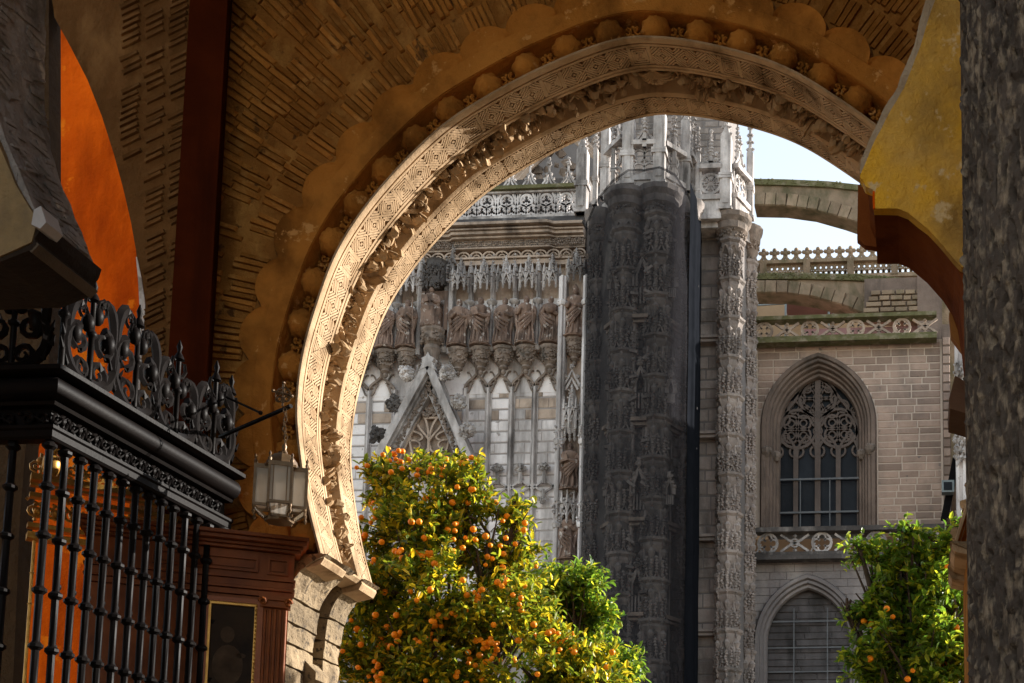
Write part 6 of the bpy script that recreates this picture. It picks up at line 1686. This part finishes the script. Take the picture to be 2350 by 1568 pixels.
# ================================================================== ORANGE TREES
def leaf_mesh(m, L=.09, W=.042):
    b = MB(); b.add([(0,0,0),(L*.3,W*.5,.010),(L*.72,W*.42,.006),(L,0,-.012),(L*.72,-W*.42,.006),(L*.3,-W*.5,.010),(L*.5,0,-.006)],[(0,1,6),(1,2,6),(2,3,6),(3,4,6),(4,5,6),(5,0,6)])
    return b.mesh('leaf', m)
def orange_mesh():
    b = MB(); b.ball((0,0,0),(.0385,.0385,.036),14,9); me = b.mesh('orange', ORANGEF, 1.5, True); return me
OM = orange_mesh()
def rfrom(q, w=None):
    return rnd.random()
def orange_tree(label, base, blobs, nleaf, noran, lm, seed, trunk_top, big=300, fruit_low=None, leafL=.09):
    global rnd
    keep = rnd; rnd = random.Random(seed)
    t = thing('orange_tree', label, 'tree', base, 'orange trees of the courtyard')
    B0 = Vector(base); top = Vector(trunk_top)
    mb = MB(); pts = [B0+(top-B0)*(i/7)+Vector((.06*math.sin(i*1.4),.05*math.cos(i),0)) for i in range(8)]
    mb.tube(pts,[.17-.012*i for i in range(8)],9); mb.build('trunk', BARK, t, smooth=1.2)
    twigs = []
    vol = [b[1][0]*b[1][1]*b[1][2] for b in blobs]; V = sum(vol)
    for (c,r),v_ in zip(blobs,vol):
        c = Vector(c); mb = MB()
        L_ = [top+(c-top)*(i/5)+Vector((rnd.uniform(-.06,.06),rnd.uniform(-.06,.06),.10*math.sin(PI*i/5))) for i in range(6)]
        mb.tube(L_,[.07-.010*i for i in range(6)],6)
        for k in range(7):
            d = Vector((rnd.gauss(0,1),rnd.gauss(0,1),rnd.gauss(.3,.8))).normalized(); e = c+Vector((d.x*r[0],d.y*r[1],d.z*r[2]))*.85; s0 = L_[rnd.randint(2,5)]
            mb.tube([s0, s0.lerp(e,.5)+Vector((0,0,.06)), e],[.022,.014,.006],5)
        mb.build('branch', BARK, t, smooth=1.2)
    def sample():
        k = rnd.choices(range(len(blobs)),[v**.75 for v in vol])[0]; c,r = blobs[k]; c = Vector(c)
        d = Vector((rnd.gauss(0,1),rnd.gauss(0,1),rnd.gauss(0,1))).normalized()
        f = rnd.random()**.38
        f *= 1+.22*mnoise.noise(c*3+d*2.6)+.10*mnoise.noise(c+d*6)
        return c+Vector((d.x*r[0],d.y*r[1],d.z*r[2]))*f, d
    T = []
    ntw = nleaf//11
    while len(T) < ntw:
        p,d = sample()
        if mnoise.noise(p*1.9+Vector((seed,0,0))) < -.08: continue       # gaps
        T.append((p,d))
    # individual leaves nearest the viewer
    LMs = leaf_mesh(lm, leafL*1.1, leafL*.48)
    def leafM(p, d, s):
        f = (d+Vector((rnd.gauss(0,.6),rnd.gauss(0,.6),rnd.gauss(.1,.6)))).normalized()
        up = Vector((rnd.gauss(0,.5),rnd.gauss(0,.5)-.1,1)); sd = up.cross(f)
        if sd.length < .05: sd = f.orthogonal()
        sd.normalize(); n_ = f.cross(sd)
        return Matrix(((f.x*s,sd.x*s,n_.x*s,p.x),(f.y*s,sd.y*s,n_.y*s,p.y),(f.z*s,sd.z*s,n_.z*s,p.z),(0,0,0,1)))
    near = sorted(T, key=lambda a: a[0].y + rnd.uniform(0,.9))[:max(1,big//2)]
    c = 0
    for p,d in near:
        for k in range(2):
            if c < big: link('leaf', LMs, t, leafM(p+Vector((rnd.gauss(0,.04),-.03,rnd.gauss(0,.04))), d+Vector((0,-.3,0)), rnd.uniform(.95,1.3))); c += 1
    # all other leaves
    n = len(T)*11; base_v = np.array([v.co[:] for v in LMs.vertices]); V = np.empty((n*7,3)); k = 0
    for p,d in T:
        ax = (d+Vector((rnd.gauss(0,.35),rnd.gauss(0,.35),.35+rnd.gauss(0,.3)))).normalized()
        for q in range(11):
            tt = q/10; M = leafM(p+ax*(tt-.5)*.20, (ax*.7+Vector((rnd.gauss(0,.8),rnd.gauss(0,.8),rnd.gauss(0,.8)))).normalized(), rnd.uniform(.6,1.1))
            A = np.array(M); V[k*7:k*7+7] = base_v @ A[:3,:3].T + A[:3,3]; k += 1
    F = np.array([f.vertices[:] for f in LMs.polygons])
    F = (F[None,:,:] + (np.arange(n)*7)[:,None,None]).reshape(-1,3)
    me = bpy.data.meshes.new('foliage'); me.vertices.add(n*7); me.vertices.foreach_set('co', V.ravel())
    me.loops.add(F.size); me.loops.foreach_set('vertex_index', F.ravel().astype(np.int32)); me.polygons.add(len(F)); me.polygons.foreach_set('loop_start', np.arange(0,F.size,3,dtype=np.int32))
    me.update(calc_edges=True); me.materials.append(lm)
    o = link('foliage', me, t); o['kind'] = 'stuff'
    mb = MB()
    for p,d in T[::2]: mb.tube([p-d*.16, p+d*.05],[.006,.003],3)
    o = mb.build('twigs', BARK, t, fix=False); o['kind'] = 'stuff'
    c = 0; tries = 0
    while c < noran and tries < 9000:
        tries += 1; k_ = rnd.choices(range(len(blobs)),[b_[1][0]*b_[1][2] for b_ in blobs])[0]; c_,r_ = blobs[k_]; d = Vector((rnd.gauss(0,1),-abs(rnd.gauss(.4,.8)),rnd.gauss(0,1))).normalized(); f_ = rnd.uniform(.72,.94); p = Vector(c_)+Vector((d.x*r_[0],d.y*r_[1],d.z*r_[2]))*f_
        if p.z < FZ(1580,p.y): continue
        if any(((p.x-c2[0])/r2[0])**2+((p.y-c2[1])/r2[1])**2+((p.z-c2[2])/r2[2])**2 < .42 for c2,r2 in blobs): continue
        if fruit_low and not fruit_low(p): continue
        for q in range(rnd.choice((1,1,1,2,2,3))):
            if c >= noran: break
            pp_ = p+d*.05+Vector((rnd.gauss(0,.055),rnd.gauss(-.06,.04),rnd.gauss(0,.045)))
            link('orange', OM, t, Matrix.Translation(pp_) @ Matrix.Rotation(rnd.uniform(0,3),4,'X') @ Matrix.Scale(rnd.uniform(.62,.95),4)); c += 1
    rnd = keep
    return t
def bl(px,py,Y,rx,rz,ry=None):
    s = Y/FPX; c = at(px,py,Y); return ((c.x,c.y,c.z),(rx*s,(ry or (rx+rz)/2)*s,rz*s))
Y1 = 13.6
orange_tree('large orange tree heavy with fruit, yellow lit top, beside the left arch foot', (FX(1010,Y1,1568),Y1,0),
  [bl(905,1120,Y1+.1,75,78),bl(1075,1125,Y1,88,75),bl(985,1095,Y1+.3,80,50),bl(1120,1225,Y1,85,80),bl(1185,1175,Y1+.1,38,36),bl(1185,1262,Y1+.1,52,52),bl(1215,1370,Y1+.2,60,60),bl(960,1240,Y1-.1,140,110),bl(1150,1290,Y1+.2,65,55),
   bl(840,1340,Y1-.2,80,110),bl(1000,1380,Y1-.3,190,120),bl(1160,1440,Y1-.2,140,110),bl(830,1520,Y1-.2,110,110),bl(1000,1540,Y1-.3,170,120),bl(1220,1560,Y1-.2,170,110),bl(1330,1560,Y1-.1,105,95),bl(1400,1585,Y1,60,60),bl(1000,1650,Y1,230,110),bl(1250,1680,Y1,170,90)],
  33000, 298, LEAVES, 5, (FX(1010,Y1,1568),Y1,2.6))
Y2 = 16.0
orange_tree('green fruitless orange tree behind, reaching right in front of the netted tower', (FX(1300,Y2,1568),Y2,0),
  [bl(1330,1345,Y2,62,52),bl(1240,1360,Y2,90,60),bl(1350,1420,Y2,75,50),bl(1270,1440,Y2+.2,110,80),bl(1395,1535,Y2,85,50),bl(1300,1540,Y2,120,80),bl(1330,1640,Y2,150,70)],
  14000, 0, LEAVES2, 6, (FX(1300,Y2,1568),Y2,3.0), big=150)
Y3_ = 13.0
orange_tree('green orange tree with few oranges before the wing wall, beside the near column', (FX(2110,Y3_,1568),Y3_,0),
  [bl(2085,1222,Y3_,34,34),bl(2130,1262,Y3_,48,40),bl(1978,1268,Y3_,50,26),bl(2045,1285,Y3_,46,38),bl(2195,1195,Y3_+.2,26,38),bl(2205,1260,Y3_+.2,60,60),bl(2110,1345,Y3_,105,62),bl(1990,1385,Y3_-.1,65,48),bl(1945,1400,Y3_-.1,34,26),bl(2180,1400,Y3_,110,95),bl(2090,1490,Y3_-.2,140,85),bl(2230,1500,Y3_,100,90),bl(2020,1550,Y3_-.2,90,60),bl(2130,1600,Y3_,150,80)],
  11500, 14, LEAVES2, 7, (FX(2110,Y3_,1568),Y3_,2.8), big=200)
